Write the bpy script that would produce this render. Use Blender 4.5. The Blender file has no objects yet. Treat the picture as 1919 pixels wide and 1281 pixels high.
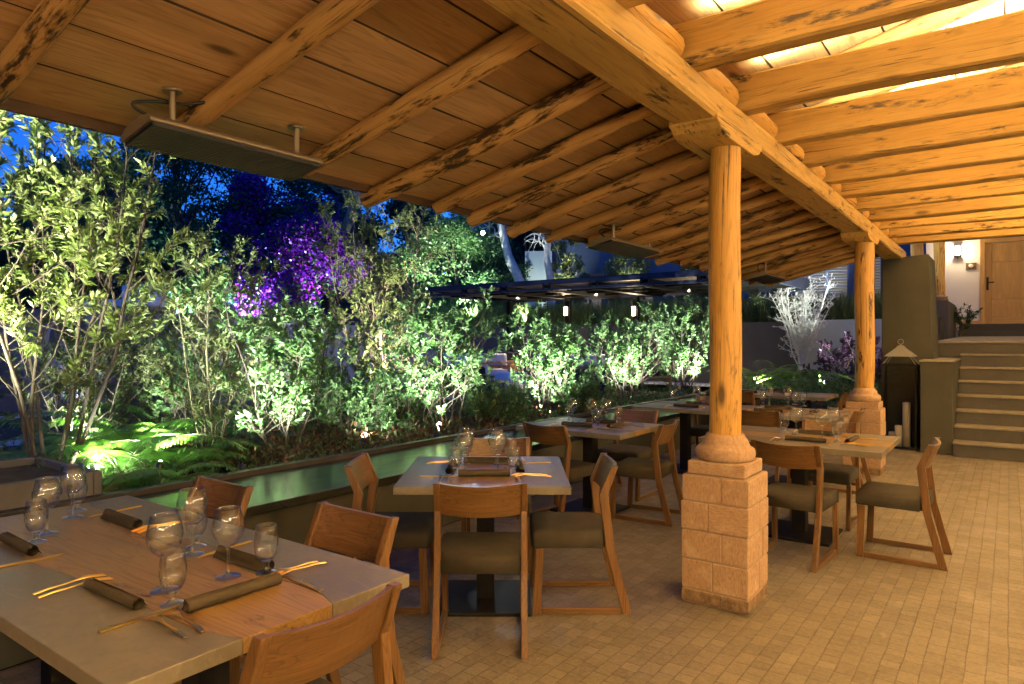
import bpy, math, random
import numpy as np
from mathutils import Vector, Matrix, noise
R = math.radians
scene = bpy.context.scene
COL = scene.collection
random.seed(7)
# ------------------------------------------------------------------ camera, sky, exposure
TH = R(36.1)                       # angle between the view axis and the long axis of the terrace
CT, ST = math.cos(TH), math.sin(TH)
F, U0, V0, EYE = 1279.0, 959.5, 638.0, 1.5
cam = bpy.data.objects.new('camera', bpy.data.cameras.new('camera'))
COL.objects.link(cam)
cam.data.sensor_width = 36.0
cam.data.lens = 36.0 * F / 1919
cam.data.shift_y = -(640.5 - V0) / 1919
cam.data.clip_end = 600
cam.data.clip_start = 0.05
cam.location = (0, 0, EYE)
cam.rotation_euler = (R(90), 0, 0)
scene.camera = cam
world = bpy.data.worlds.new('World')
scene.world = world
world.use_nodes = True
wn, wl = world.node_tree.nodes, world.node_tree.links
wn.clear()
sky = wn.new('ShaderNodeTexSky')
sky.sky_type = 'NISHITA'
sky.sun_disc = False
sky.sun_elevation = R(22)
sky.sun_rotation = R(200)
sky.ozone_density = 8.0
sky.air_density = 1.0
sky.dust_density = 0.2
tint = wn.new('ShaderNodeMix'); tint.data_type = 'RGBA'; tint.blend_type = 'MULTIPLY'
tint.inputs[0].default_value = 1.0
tint.inputs[7].default_value = (0.11, 0.40, 0.95, 1)
bg = wn.new('ShaderNodeBackground')
bg.inputs[1].default_value = 0.15
wo = wn.new('ShaderNodeOutputWorld')
wl.new(sky.outputs[0], tint.inputs[6]); wl.new(tint.outputs[2], bg.inputs[0]); wl.new(bg.outputs[0], wo.inputs[0])
scene.view_settings.view_transform = 'Standard'
scene.view_settings.look = 'None'
scene.view_settings.exposure = 0.55
scene.view_settings.gamma = 1.0
scene.cycles.use_denoising = True
scene.cycles.adaptive_threshold = 0.015
scene.cycles.max_bounces = 7
scene.cycles.diffuse_bounces = 4
scene.cycles.transparent_max_bounces = 20
scene.cycles.sample_clamp_indirect = 6.0
scene.cycles.caustics_reflective = False
scene.cycles.caustics_refractive = False
# light powers (joist strips and the added wall fill have no fixture)
P_STRIP, P_GARDEN, P_WALL_FILL = 170.0, 500.0, 85.0
WARM = (1.0, 0.90, 0.58)
COOL = (0.90, 1.0, 0.86)

# ------------------------------------------------------------------ coordinates
def W(s, t, z=0.0):                # terrace coordinates (s across, t along the beam) to world
    return Vector((s * CT + t * ST, -s * ST + t * CT, z))
def ground(u, v, z=0.0):           # where a sight line meets a level surface
    d = (EYE - z) * F / (v - V0)
    return Vector(((u - U0) / F * d, d, z))
def at(u, d, z=0.0):
    return Vector(((u - U0) / F * d, d, z))
def hz(v, d):
    return EYE - (v - V0) * d / F
def on_s(u, s, z=0.0):             # point on the line s = const seen in direction u
    r = (u - U0) / F
    d = s / (CT * r - ST)
    return Vector((r * d, d, z))

# ------------------------------------------------------------------ naming helpers
def tag(o, label, cat, group=None, kind=None):
    o['label'] = label; o['category'] = cat
    if group: o['group'] = group
    if kind: o['kind'] = kind
    return o
def empty(name, loc=(0, 0, 0), rz=0.0, label=None, cat=None, group=None):
    o = bpy.data.objects.new(name, None)
    COL.objects.link(o)
    o.location = loc; o.rotation_euler = (0, 0, rz); o.empty_display_size = .1
    if label: tag(o, label, cat, group)
    return o
def structure(o):
    o['kind'] = 'structure'; return o
def link(name, mesh, parent=None, loc=(0, 0, 0), rot=(0, 0, 0)):
    o = bpy.data.objects.new(name, mesh)
    COL.objects.link(o)
    o.location = loc; o.rotation_euler = rot
    if parent: o.parent = parent
    return o
def copy_tree(o, parent=None):
    c = o.copy(); COL.objects.link(c)
    if parent: c.parent = parent
    for ch in [x for x in o.children]:
        copy_tree(ch, c)
    return c

# ------------------------------------------------------------------ mesh builder
class MB:
    def __init__(self):
        self.v, self.f, self.g, self.m, self.s = [], [], [], [], []
    def add(self, vs, fs, gs=None, mi=0, smooth=False):
        n = len(self.v)
        off = (random.uniform(0, 40), random.uniform(0, 40), random.uniform(0, 40))
        gs = gs or vs
        self.v += [tuple(x) for x in vs]
        self.g += [(g[0] + off[0], g[1] + off[1], g[2] + off[2]) for g in gs]
        for f in fs:
            self.f.append([i + n for i in f]); self.m.append(mi); self.s.append(smooth)
    def box(self, c, size, rot=None, mi=0, grain=None):
        hx, hy, hz_ = size[0] / 2, size[1] / 2, size[2] / 2
        loc = [(x, y, z) for x in (-hx, hx) for y in (-hy, hy) for z in (-hz_, hz_)]
        ax = grain if grain is not None else max(range(3), key=lambda i: size[i])
        gs = [(p[ax], p[(ax + 1) % 3], p[(ax + 2) % 3]) for p in loc]
        c = Vector(c)
        vs = [c + (rot @ Vector(p) if rot else Vector(p)) for p in loc]
        fs = [(0, 1, 3, 2), (4, 6, 7, 5), (0, 4, 5, 1), (2, 3, 7, 6), (0, 2, 6, 4), (1, 5, 7, 3)]
        self.add(vs, fs, gs, mi)
    def box2(self, a, b, mi=0, grain=None):
        self.box([(a[i] + b[i]) / 2 for i in range(3)], [abs(b[i] - a[i]) for i in range(3)], None, mi, grain)
    def prism(self, poly, ax, lo, hi, mi=0, grain=0):
        # poly: list of 2-D points in the plane perpendicular to axis ax; grain 0/1 = which of the two runs with the grain
        def mk(p, w):
            q = [0, 0, 0]; q[ax] = w
            o = [i for i in range(3) if i != ax]
            q[o[0]], q[o[1]] = p
            return tuple(q)
        n = len(poly)
        vs = [mk(p, lo) for p in poly] + [mk(p, hi) for p in poly]
        gs = [(p[grain], p[1 - grain], lo) for p in poly] + [(p[grain], p[1 - grain], hi) for p in poly]
        fs = [tuple(range(n))[::-1], tuple(range(n, 2 * n))] + [(i, (i + 1) % n, (i + 1) % n + n, i + n) for i in range(n)]
        self.add(vs, fs, gs, mi)
    def ring(self, rings, n, caps, mi, smooth, gl, gcirc):
        vs, gs, fs = [], [], []
        for k, r in enumerate(rings):
            for j, p in enumerate(r):
                vs.append(p)
                gs.append((gl[k], gcirc[j][0], gcirc[j][1]))
        for k in range(len(rings) - 1):
            for j in range(n):
                a, b = k * n + j, k * n + (j + 1) % n
                fs.append((a, b, b + n, a + n))
        self.add(vs, fs, gs, mi, smooth)
        if caps:
            for r in (rings[0][::-1], rings[-1]):
                self.add(r, [tuple(range(n))], None, mi, False)
    def tube(self, pts, radii, n=10, caps=True, mi=0, smooth=True, wob=0.0, seed=0.0):
        pts = [Vector(p) for p in pts]
        if not hasattr(radii, '__len__'): radii = [radii] * len(pts)
        d0 = (pts[1] - pts[0]).normalized()
        ref = Vector((0, 0, 1)) if abs(d0.z) < .9 else Vector((0, 1, 0))
        x = d0.cross(ref).normalized()
        rings, gl, L = [], [], 0.0
        for k, p in enumerate(pts):
            d = (pts[min(k + 1, len(pts) - 1)] - pts[max(k - 1, 0)]).normalized()
            x = (x - d * x.dot(d)).normalized(); y = d.cross(x)
            if k: L += (p - pts[k - 1]).length
            gl.append(L)
            r = []
            for j in range(n):
                a = 2 * math.pi * j / n
                rr = radii[k]
                if wob:
                    rr *= 1 + wob * noise.noise(Vector((math.cos(a) * 1.1 + seed, math.sin(a) * 1.1, L * 1.7 + seed * 3)))
                r.append(p + x * (rr * math.cos(a)) + y * (rr * math.sin(a)))
            rings.append(r)
        rm = max(radii)
        gc = [(math.cos(2 * math.pi * j / n) * rm, math.sin(2 * math.pi * j / n) * rm) for j in range(n)]
        self.ring(rings, n, caps, mi, smooth, gl, gc)
    def beam(self, p0, p1, w, h, seg=14, wob=0.0, ch=0.012, mi=0, seed=0.0, taper=1.0):
        # a hewn timber: rectangular section with worn corners, slightly uneven along its length
        p0, p1 = Vector(p0), Vector(p1)
        d = (p1 - p0).normalized()
        x = d.cross(Vector((0, 0, 1))).normalized(); y = x.cross(d)
        W2, H2 = w / 2, h / 2
        prof = [(-W2 + ch, -H2), (W2 - ch, -H2), (W2, -H2 + ch), (W2, H2 - ch), (W2 - ch, H2), (-W2 + ch, H2), (-W2, H2 - ch), (-W2, -H2 + ch)]
        rings, gl = [], []
        L = (p1 - p0).length
        for k in range(seg + 1):
            q = k / seg
            p = p0.lerp(p1, q)
            sc = 1 + (taper - 1) * q
            r = []
            for (a, b) in prof:
                na = noise.noise(Vector((q * L * .9 + seed, a * 5, b * 5))) * wob
                nb = noise.noise(Vector((q * L * .9 + seed + 9, a * 5, b * 5))) * wob
                r.append(p + x * (a * sc + na) + y * (b * sc + nb))
            rings.append(r); gl.append(q * L)
        self.ring(rings, 8, True, mi, False, gl, prof)
    def lathe(self, prof, n=24, c=(0, 0, 0), mi=0, smooth=True, caps=True):
        rings = [[Vector((c[0] + r * math.cos(2 * math.pi * j / n), c[1] + r * math.sin(2 * math.pi * j / n), c[2] + z)) for j in range(n)] for r, z in prof]
        gc = [(math.cos(2 * math.pi * j / n) * .1, math.sin(2 * math.pi * j / n) * .1) for j in range(n)]
        self.ring(rings, n, caps, mi, smooth, [z for r, z in prof], gc)
    def mesh(self, name, mats):
        me = bpy.data.meshes.new(name)
        me.from_pydata(self.v, [], self.f)
        mats = mats if isinstance(mats, (list, tuple)) else [mats]
        for m in mats: me.materials.append(m)
        me.polygons.foreach_set('material_index', self.m)
        me.polygons.foreach_set('use_smooth', self.s)
        at_ = me.attributes.new('gc', 'FLOAT_VECTOR', 'POINT')
        at_.data.foreach_set('vector', np.array(self.g, dtype=np.float32).ravel())
        me.update()
        return me
    def build(self, name, mats, parent=None, bevel=0.0, seg=2, loc=(0, 0, 0), rz=0.0):
        o = link(name, self.mesh(name, mats), parent, loc, (0, 0, rz))
        if bevel:
            b = o.modifiers.new('bevel', 'BEVEL'); b.width = bevel; b.segments = seg
            b.limit_method = 'ANGLE'; b.angle_limit = R(40); b.harden_normals = False
        return o

# leaves: one mesh of many small faces from arrays ---------------------------------------
def np_mesh(name, verts, faces, mat, rnd=None, smooth=False):
    me = bpy.data.meshes.new(name)
    k = faces.shape[1]
    me.vertices.add(len(verts)); me.vertices.foreach_set('co', verts.astype(np.float32).ravel())
    me.loops.add(faces.size); me.loops.foreach_set('vertex_index', faces.astype(np.int32).ravel())
    me.polygons.add(len(faces))
    me.polygons.foreach_set('loop_start', np.arange(0, faces.size, k, dtype=np.int32))
    me.polygons.foreach_set('loop_total', np.full(len(faces), k, dtype=np.int32))
    if smooth: me.polygons.foreach_set('use_smooth', np.ones(len(faces), dtype=bool))
    if rnd is not None:
        a = me.attributes.new('rnd', 'FLOAT', 'POINT'); a.data.foreach_set('value', rnd.astype(np.float32))
    me.materials.append(mat)
    me.update(calc_edges=True); me.validate()
    return me
def norm(a):
    return a / np.maximum(np.linalg.norm(a, axis=1, keepdims=True), 1e-6)
def leaf_arrays(pos, dirs, length, width, rng, fold=.25, droop=.15):
    n = len(pos)
    d = norm(dirs)
    side = norm(np.cross(d, norm(rng.normal(size=(n, 3)) * .5 + np.array([0, 0, 1.0]))))
    up = np.cross(side, d)
    L = (length * rng.uniform(.42, 1.3, n))[:, None]
    Wd = L * width
    v = np.empty((n, 5, 3))
    v[:, 0] = pos
    v[:, 1] = pos + d * L * .5 - side * Wd * .5 + up * Wd * fold
    v[:, 2] = pos + d * L - up * L * droop
    v[:, 3] = pos + d * L * .5 + side * Wd * .5 + up * Wd * fold
    v[:, 4] = pos + d * L * .52
    base = (np.arange(n) * 5)[:, None]
    f = np.concatenate([base + np.array([[0, 4, 2, 1]]), base + np.array([[0, 3, 2, 4]])])
    rnd = np.repeat(rng.uniform(0, 1, n), 5)
    return v.reshape(-1, 3), f, rnd
def quad_arrays(pos, dirs, size, rng, width=.55):
    n = len(pos)
    d = norm(dirs)
    side = norm(np.cross(d, norm(rng.normal(size=(n, 3)))))
    L = (size * rng.uniform(.6, 1.3, n))[:, None]
    v = np.empty((n, 4, 3))
    v[:, 0] = pos; v[:, 2] = pos + d * L
    v[:, 1] = pos + d * L * .5 - side * L * width * .5
    v[:, 3] = pos + d * L * .5 + side * L * width * .5
    f = (np.arange(n) * 4)[:, None] + np.array([[0, 1, 2, 3]])
    return v.reshape(-1, 3), f, np.repeat(rng.uniform(0, 1, n), 4)

# ------------------------------------------------------------------ materials
def new_mat(name):
    m = bpy.data.materials.new(name); m.use_nodes = True
    nt = m.node_tree; nt.nodes.clear()
    return m, nt
class NT:
    """small helper round a node tree"""
    def __init__(self, name):
        self.m, self.t = new_mat(name)
        self.out = self.t.nodes.new('ShaderNodeOutputMaterial')
    def n(self, kind, **kw):
        x = self.t.nodes.new(kind)
        for k, v in kw.items(): setattr(x, k, v)
        return x
    def l(self, a, b): self.t.links.new(a, b)
    def coords(self, which='Object', scale=(1, 1, 1), rot=(0, 0, 0), loc=(0, 0, 0)):
        if which == 'gc':
            src = self.n('ShaderNodeAttribute', attribute_name='gc').outputs['Vector']
        elif which == 'World':
            src = self.n('ShaderNodeNewGeometry').outputs['Position']
        else:
            src = self.n('ShaderNodeTexCoord').outputs[which]
        mp = self.n('ShaderNodeMapping')
        mp.inputs['Scale'].default_value = scale; mp.inputs['Rotation'].default_value = rot; mp.inputs['Location'].default_value = loc
        self.l(src, mp.inputs['Vector'])
        return mp.outputs[0]
    def noise(self, vec, scale=5, detail=4, rough=.55, dist=0.0):
        x = self.n('ShaderNodeTexNoise')
        x.inputs['Scale'].default_value = scale; x.inputs['Detail'].default_value = detail
        x.inputs['Roughness'].default_value = rough; x.inputs['Distortion'].default_value = dist
        self.l(vec, x.inputs['Vector'])
        return x.outputs[0]
    def ramp(self, fac, stops, interp='LINEAR'):
        x = self.n('ShaderNodeValToRGB'); x.color_ramp.interpolation = interp
        el = x.color_ramp.elements
        while len(el) < len(stops): el.new(.5)
        for e, (p, c) in zip(el, stops):
            e.position = p; e.color = (c, c, c, 1) if not hasattr(c, '__len__') else (*c, 1)
        self.l(fac, x.inputs[0])
        return x.outputs[0]
    def mix(self, fac, a, b, mode='MIX'):
        x = self.n('ShaderNodeMix', data_type='RGBA', blend_type=mode)
        for sock, val in ((x.inputs[0], fac), (x.inputs[6], a), (x.inputs[7], b)):
            if isinstance(val, (int, float)): sock.default_value = val
            elif isinstance(val, tuple): sock.default_value = (*val, 1)
            else: self.l(val, sock)
        return x.outputs[2]
    def bump(self, h, strength=.3, dist=.01):
        x = self.n('ShaderNodeBump'); x.inputs['Strength'].default_value = strength; x.inputs['Distance'].default_value = dist
        self.l(h, x.inputs['Height'])
        return x.outputs[0]
    def pbr(self, col, rough=.6, metal=0.0, bump=None, spec=.5, trans=None, **kw):
        p = self.n('ShaderNodeBsdfPrincipled')
        for key, val in (('Base Color', col), ('Roughness', rough), ('Metallic', metal)):
            if isinstance(val, tuple): p.inputs[key].default_value = (*val, 1)
            elif isinstance(val, (int, float)): p.inputs[key].default_value = val
            else: self.l(val, p.inputs[key])
        p.inputs['Specular IOR Level'].default_value = spec
        if bump: self.l(bump, p.inputs['Normal'])
        for k, v in kw.items():
            p.inputs[k.replace('_', ' ')].default_value = v
        self.l(p.outputs[0], self.out.inputs[0])
        return self.m

def wood(name, c1, c2, dark=(.03, .015, .006), fine=1.0, crack=.0, stain=.0, knots=.0, rough=.55, spec=.4, bump=.25, ring=.28, tone=.14, board=False):
    t = NT(name)
    g = t.coords('gc', (1.2, 16 * fine, 16 * fine))
    n1 = t.noise(g, 2.2, 6, .6, .8)
    n2 = t.noise(t.coords('gc', (.5, 3 * fine, 3 * fine)), 2.0, 3, .5, 1.2)
    col = t.mix(t.ramp(n1, [(.3, 0.0), (.72, 1.0)]), c1, c2)
    col = t.mix(t.ramp(n2, [(.35, 0.0), (.75, .55)]), col, tuple(x * .62 for x in c1))
    ringv = t.noise(t.coords('gc', (.35, 7 * fine, 7 * fine)), 3.0, 2, .4, .5)
    w = t.n('ShaderNodeMath', operation='SINE'); mul = t.n('ShaderNodeMath', operation='MULTIPLY'); mul.inputs[1].default_value = 46
    t.l(ringv, mul.inputs[0]); t.l(mul.outputs[0], w.inputs[0])
    col = t.mix(t.ramp(w.outputs[0], [(.55, 0.0), (1.0, ring)]), col, tuple(x * .5 for x in c1))
    oi = t.n('ShaderNodeObjectInfo')
    col = t.mix(1.0, col, t.ramp(oi.outputs['Random'], [(0, (1 - tone, 1 - 1.1 * tone, 1 - 1.15 * tone)), (.5, (1, .98, .95)), (1, (1 + tone * .6, 1 + tone * .65, 1 + tone * .7))]), 'MULTIPLY')
    if board:
        bv = t.noise(t.coords('gc', (.05, 1.1, 1.1)), 1.0, 1, .5)
        col = t.mix(1.0, col, t.ramp(bv, [(.3, (.82, .79, .74)), (.7, (1.25, 1.25, 1.25))]), 'MULTIPLY')
    h = n1
    if knots:
        v = t.n('ShaderNodeTexVoronoi'); v.inputs['Scale'].default_value = 1.0
        t.l(t.coords('gc', (1.6, 5, 5)), v.inputs['Vector'])
        k = t.ramp(v.outputs['Distance'], [(.06, 1.0), (.15, 0.0)])
        col = t.mix(t.mix(1.0, k, (knots,) * 3, 'MULTIPLY'), col, dark)
    if crack:
        cv = t.noise(t.coords('gc', (.9, 26, 26)), 1.6, 5, .65, .6)
        ck = t.ramp(cv, [(.62 - .05 * crack, 0.0), (.70 - .05 * crack, 1.0)])
        col = t.mix(t.mix(1.0, ck, (.9,) * 3, 'MULTIPLY'), col, dark)
        h = t.mix(.6, h, t.ramp(ck, [(0, 1.0), (1, 0.0)]))
    if stain:
        s1 = t.noise(t.coords('gc', (1.3, 7, 7)), 1.4, 5, .7, .4)
        s2 = t.noise(t.coords('gc', (6, 26, 26)), 1.0, 5, .7)
        sm = t.mix(1.0, t.ramp(s1, [(.60 - .1 * stain, 0.0), (.66 - .1 * stain, 1.0)]), t.ramp(s2, [(.42, 0.0), (.55, 1.0)]), 'MULTIPLY')
        col = t.mix(sm, col, dark)
    r = t.ramp(n1, [(.2, rough - .1), (.8, rough + .1)])
    return t.pbr(col, r, spec=spec, bump=t.bump(h, bump, .006))

def plain(name, col, rough=.6, metal=0.0, var=.12, scale=6, spec=.5, bump=0.0, fine=90):
    t = NT(name)
    n = t.noise(t.coords('Object'), scale, 6, .6)
    c = t.mix(t.ramp(n, [(.3, 0.0), (.7, 1.0)]), tuple(x * (1 - var) for x in col), tuple(min(1, x * (1 + var)) for x in col))
    b = t.bump(t.noise(t.coords('Object'), fine, 4), bump, .004) if bump else None
    return t.pbr(c, rough, metal, b, spec)

def leafmat(name, a, b, trans=.35, rough=.45):
    t = NT(name)
    r = t.n('ShaderNodeAttribute', attribute_name='rnd').outputs['Fac']
    col = t.mix(r, a, b)
    p = t.n('ShaderNodeBsdfPrincipled'); t.l(col, p.inputs['Base Color']); p.inputs['Roughness'].default_value = rough
    p.inputs['Specular IOR Level'].default_value = .4
    tr = t.n('ShaderNodeBsdfTranslucent')
    t.l(t.mix(1.0, col, (1.0, 1.25, .55), 'MULTIPLY'), tr.inputs[0])
    mx = t.n('ShaderNodeMixShader'); mx.inputs[0].default_value = trans
    t.l(p.outputs[0], mx.inputs[1]); t.l(tr.outputs[0], mx.inputs[2]); t.l(mx.outputs[0], t.out.inputs[0])
    return t.m

def glow(name, col, strength):
    t = NT(name)
    e = t.n('ShaderNodeEmission'); e.inputs[0].default_value = (*col, 1); e.inputs[1].default_value = strength
    t.l(e.outputs[0], t.out.inputs[0])
    return t.m

def glassmat(name, tint=(.97, .98, .97), lo=.035, rough=.03, edge=.85):
    # thin blown glass: clear face on, mirror-like and milky towards its edges
    t = NT(name)
    fr = t.n('ShaderNodeLayerWeight'); fr.inputs[0].default_value = .5
    def pw(p, k, o):
        a = t.n('ShaderNodeMath', operation='POWER'); a.inputs[1].default_value = p; t.l(fr.outputs['Facing'], a.inputs[0])
        c = t.n('ShaderNodeMath', operation='MULTIPLY_ADD'); c.inputs[1].default_value = k; c.inputs[2].default_value = o; c.use_clamp = True; t.l(a.outputs[0], c.inputs[0])
        return c.outputs[0]
    tr = t.n('ShaderNodeBsdfTransparent'); tr.inputs[0].default_value = (*tint, 1)
    gl = t.n('ShaderNodeBsdfGlossy'); gl.inputs['Roughness'].default_value = rough
    g2 = t.n('ShaderNodeBsdfGlossy'); g2.inputs['Roughness'].default_value = .38
    m1 = t.n('ShaderNodeMixShader'); t.l(pw(3.0, edge, lo), m1.inputs[0]); t.l(tr.outputs[0], m1.inputs[1]); t.l(gl.outputs[0], m1.inputs[2])
    m2 = t.n('ShaderNodeMixShader'); t.l(pw(7.0, .12 if edge else 0, .0), m2.inputs[0]); t.l(m1.outputs[0], m2.inputs[1]); t.l(g2.outputs[0], m2.inputs[2])
    t.l(m2.outputs[0], t.out.inputs[0])
    return t.m

M = {}
M['beam'] = wood('hewn_pine', (.50, .315, .092), (.62, .415, .13), crack=.6, stain=.3, knots=.8, rough=.6, bump=.5, ring=.4)
M['log'] = wood('peeled_log', (.44, .25, .085), (.60, .37, .135), crack=.5, stain=1.0, knots=.3, rough=.6, bump=.4)
M['post'] = wood('post_log', (.54, .30, .07), (.66, .39, .10), crack=.9, stain=.3, knots=.9, rough=.5, bump=.5, ring=.5)
M['plank'] = wood('plank_pine', (.46, .295, .145), (.62, .42, .22), fine=.7, knots=.8, rough=.42, board=True, ring=.4)
M['walnut'] = wood('oiled_walnut', (.098, .050, .017), (.185, .096, .033), fine=1.3, rough=.36, bump=.08, ring=.6)
M['inlay'] = wood('inlay_wood', (.25, .148, .052), (.38, .24, .088), fine=.8, ring=.45, knots=.3, stain=.1, rough=.4, bump=.08)
M['oak'] = wood('oak_door', (.52, .29, .085), (.64, .38, .13), fine=1.2, rough=.5, bump=.1)
M['darkwood_seam_shade'] = wood('dark_fascia_seam_shade', (.05, .028, .014), (.09, .05, .024), rough=.7)
M['teak'] = wood('teak', (.30, .16, .07), (.42, .25, .12), rough=.5)
M['fabric'] = plain('charcoal_fabric', (.040, .034, .024), .95, var=.2, scale=14, spec=.15, bump=.5, fine=420)
M['napkin'] = plain('brown_linen', (.050, .040, .026), .95, var=.2, scale=20, spec=.1, bump=.4, fine=500)
M['steel'] = plain('black_steel', (.010, .009, .008), .6, 0.0, var=.2, spec=.15)
M['heater'] = plain('heater_shell', (.32, .27, .20), .35, .6, var=.05)
M['rim'] = plain('rim_metal', (.028, .022, .016), .5, var=.2, spec=.3)
M['heater_dark'] = plain('heater_grille', (.007, .006, .005), .6, 0.0, var=.1)
M['gold'] = plain('gold_cutlery', (1.0, .60, .13), .30, 1.0, var=.05)
M['black'] = plain('black_plastic', (.01, .01, .01), .4, var=.1)
M['olive'] = plain('olive_plaster', (.052, .052, .040), .85, var=.14, scale=2.5, spec=.2, bump=.15, fine=40)
M['white_wall'] = plain('white_plaster', (.78, .74, .68), .9, var=.03, scale=3, spec=.2, bump=.08, fine=60)
M['navy'] = plain('blue_plaster', (.10, .12, .17), .9, var=.12, scale=1.2, spec=.2)
M['navy_steel'] = plain('navy_steel', (.018, .022, .045), .5, var=.1, spec=.3)
M['panel'] = wood('soffit_panel', (.10, .065, .04), (.15, .10, .06), rough=.6)
M['grey_wall'] = plain('grey_plaster', (.085, .08, .082), .9, var=.12, scale=1.4, spec=.2)
M['pale_wall'] = plain('pale_plaster', (.42, .47, .46), .9, var=.08, scale=1.4, spec=.2)
M['candle'] = plain('candle_wax', (.75, .68, .55), .5, var=.04)
M['cushion'] = plain('white_cushion', (.70, .69, .72), .9, var=.06, scale=10, spec=.15)
M['dark_cushion'] = plain('dark_cushion', (.03, .03, .035), .9, var=.15, spec=.15)
M['deck'] = plain('pool_deck_stone', (.36, .36, .38), .8, var=.12, scale=1.5, spec=.3)
M['soil'] = plain('soil', (.045, .034, .026), .95, var=.4, scale=9, spec=.1, bump=.8, fine=30)
M['earth'] = plain('earth', (.06, .055, .04), .95, var=.3, scale=2, spec=.1)
M['pot'] = plain('planter_concrete', (.09, .085, .078), .85, var=.15, scale=6, spec=.2, bump=.2)
M['rock'] = plain('red_rock', (.20, .11, .07), .8, var=.25, scale=6, bump=.5, fine=18)
M['rooftile'] = plain('roof_tile', (.14, .10, .085), .9, var=.3, scale=8)
M['bark'] = plain('bark', (.16, .12, .085), .85, var=.35, scale=14, bump=.5, fine=30)
M['darkbark'] = plain('dark_bark', (.06, .045, .032), .9, var=.35, scale=14, bump=.5, fine=30)
M['palebark'] = plain('pale_bark', (.42, .40, .36), .8, var=.25, scale=9, bump=.4, fine=26)
M['stem'] = plain('green_stem', (.13, .11, .06), .7, var=.25, scale=16)
M['whitetwig'] = plain('white_twig', (.72, .70, .68), .7, var=.1, scale=16)
M['shutter'] = plain('shutter_paint', (.22, .24, .28), .6, var=.05)
M['glass'] = glassmat('clear_glass', lo=.07)
def solid_glass(name):
    return glassmat(name, (.95, .96, .94), .14, .30)
M['glass_solid'] = solid_glass('glass_foot')
M['glass_lip'] = glassmat('glass_lip', lo=.35, rough=.1)
M['pane'] = glassmat('lantern_pane', (.93, .94, .93), .04, .02, 0.0)
M['leaf_big'] = leafmat('leaf_olive', (.13, .185, .06), (.25, .28, .10))
M['leaf_green'] = leafmat('leaf_green', (.065, .14, .05), (.15, .24, .095))
M['leaf_dark'] = leafmat('leaf_dark', (.020, .055, .026), (.05, .10, .04))
M['leaf_feather'] = leafmat('leaf_feather', (.09, .12, .045), (.17, .19, .075))
M['leaf_red'] = leafmat('leaf_red', (.12, .038, .026), (.10, .09, .034))
M['leaf_purple'] = leafmat('leaf_purple', (.05, .018, .05), (.12, .06, .12))
M['leaf_white'] = leafmat('leaf_white', (.62, .62, .60), (.80, .80, .78), .2)
M['flower'] = leafmat('bougainvillea', (.045, .003, .25), (.17, .006, .24), .35)
M['fern'] = leafmat('fern_green', (.07, .17, .03), (.15, .26, .06), .4)
M['grass'] = leafmat('grass_blade', (.06, .12, .03), (.15, .17, .05), .3)
M['wood_far'] = leafmat('far_leaves', (.012, .030, .022), (.03, .055, .03), .2)

# paving: small hand-cut setts, courses along the beam
def paving(name):
    t = NT(name)
    obj = t.coords('Object', (1, 1, 1), (0, 0, R(90)))
    wob = t.n('ShaderNodeTexNoise'); wob.inputs['Scale'].default_value = 5; t.l(obj, wob.inputs['Vector'])
    add = t.n('ShaderNodeVectorMath', operation='MULTIPLY_ADD'); add.inputs[1].default_value = (.012, .012, 0)
    t.l(wob.outputs['Color'], add.inputs[0]); t.l(obj, add.inputs[2])
    b = t.n('ShaderNodeTexBrick'); b.offset = .42; b.offset_frequency = 2; b.squash = .62; b.squash_frequency = 3
    b.inputs['Scale'].default_value = 1.0; b.inputs['Mortar Size'].default_value = .0026; b.inputs['Mortar Smooth'].default_value = .4
    b.inputs['Brick Width'].default_value = .118; b.inputs['Row Height'].default_value = .080; b.inputs['Bias'].default_value = -.1
    b.inputs['Color1'].default_value = (.105, .088, .062, 1); b.inputs['Color2'].default_value = (.182, .156, .113, 1); b.inputs['Mortar'].default_value = (.035, .027, .018, 1)
    t.l(add.outputs[0], b.inputs['Vector'])
    n1 = t.noise(obj, .9, 5, .6); n2 = t.noise(obj, 38, 5, .65); n3 = t.noise(obj, 3.3, 4, .6)
    fill = t.noise(obj, 9, 3, .6)
    base = t.mix(t.mix(1.0, t.ramp(b.outputs['Fac'], [(0, 0.0), (1, 1.0)]), t.ramp(fill, [(.35, .15), (.65, .85)]), 'MULTIPLY'), t.mix(.0, b.outputs['Color'], (.13, .11, .076)), (.055, .043, .029))
    cell = t.n('ShaderNodeTexVoronoi'); cell.inputs['Scale'].default_value = 9.0; t.l(obj, cell.inputs['Vector'])
    sc = t.n('ShaderNodeSeparateColor'); t.l(cell.outputs['Color'], sc.inputs[0])
    col = t.mix(1.0, base, t.ramp(sc.outputs[0], [(0, (.90, .89, .88)), (1, (1.09, 1.085, 1.08))]), 'MULTIPLY')
    col = t.mix(t.ramp(n1, [(.35, .0), (.75, .38)]), col, (.095, .077, .052))
    col = t.mix(t.ramp(n3, [(.56, .0), (.75, .35)]), col, (.20, .165, .115))
    col = t.mix(t.ramp(n2, [(.42, 0.0), (.70, .50)]), col, (.215, .182, .132))
    n4 = t.noise(obj, 60, 6, .7)
    col = t.mix(t.ramp(n4, [(.50, 0.0), (.66, .45)]), col, (.065, .052, .035))
    sp = t.noise(obj, 7, 3, .5)
    col = t.mix(t.ramp(sp, [(.70, 0.0), (.74, .5)]), col, (.25, .21, .15))
    h = t.mix(.35, t.ramp(b.outputs['Fac'], [(0, 1.0), (1, 0.0)]), n2)
    return t.pbr(col, t.ramp(n3, [(.3, .42), (.7, .72)]), spec=.4, bump=t.bump(h, .8, .007))
M['paving'] = paving('sett_paving')

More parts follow.
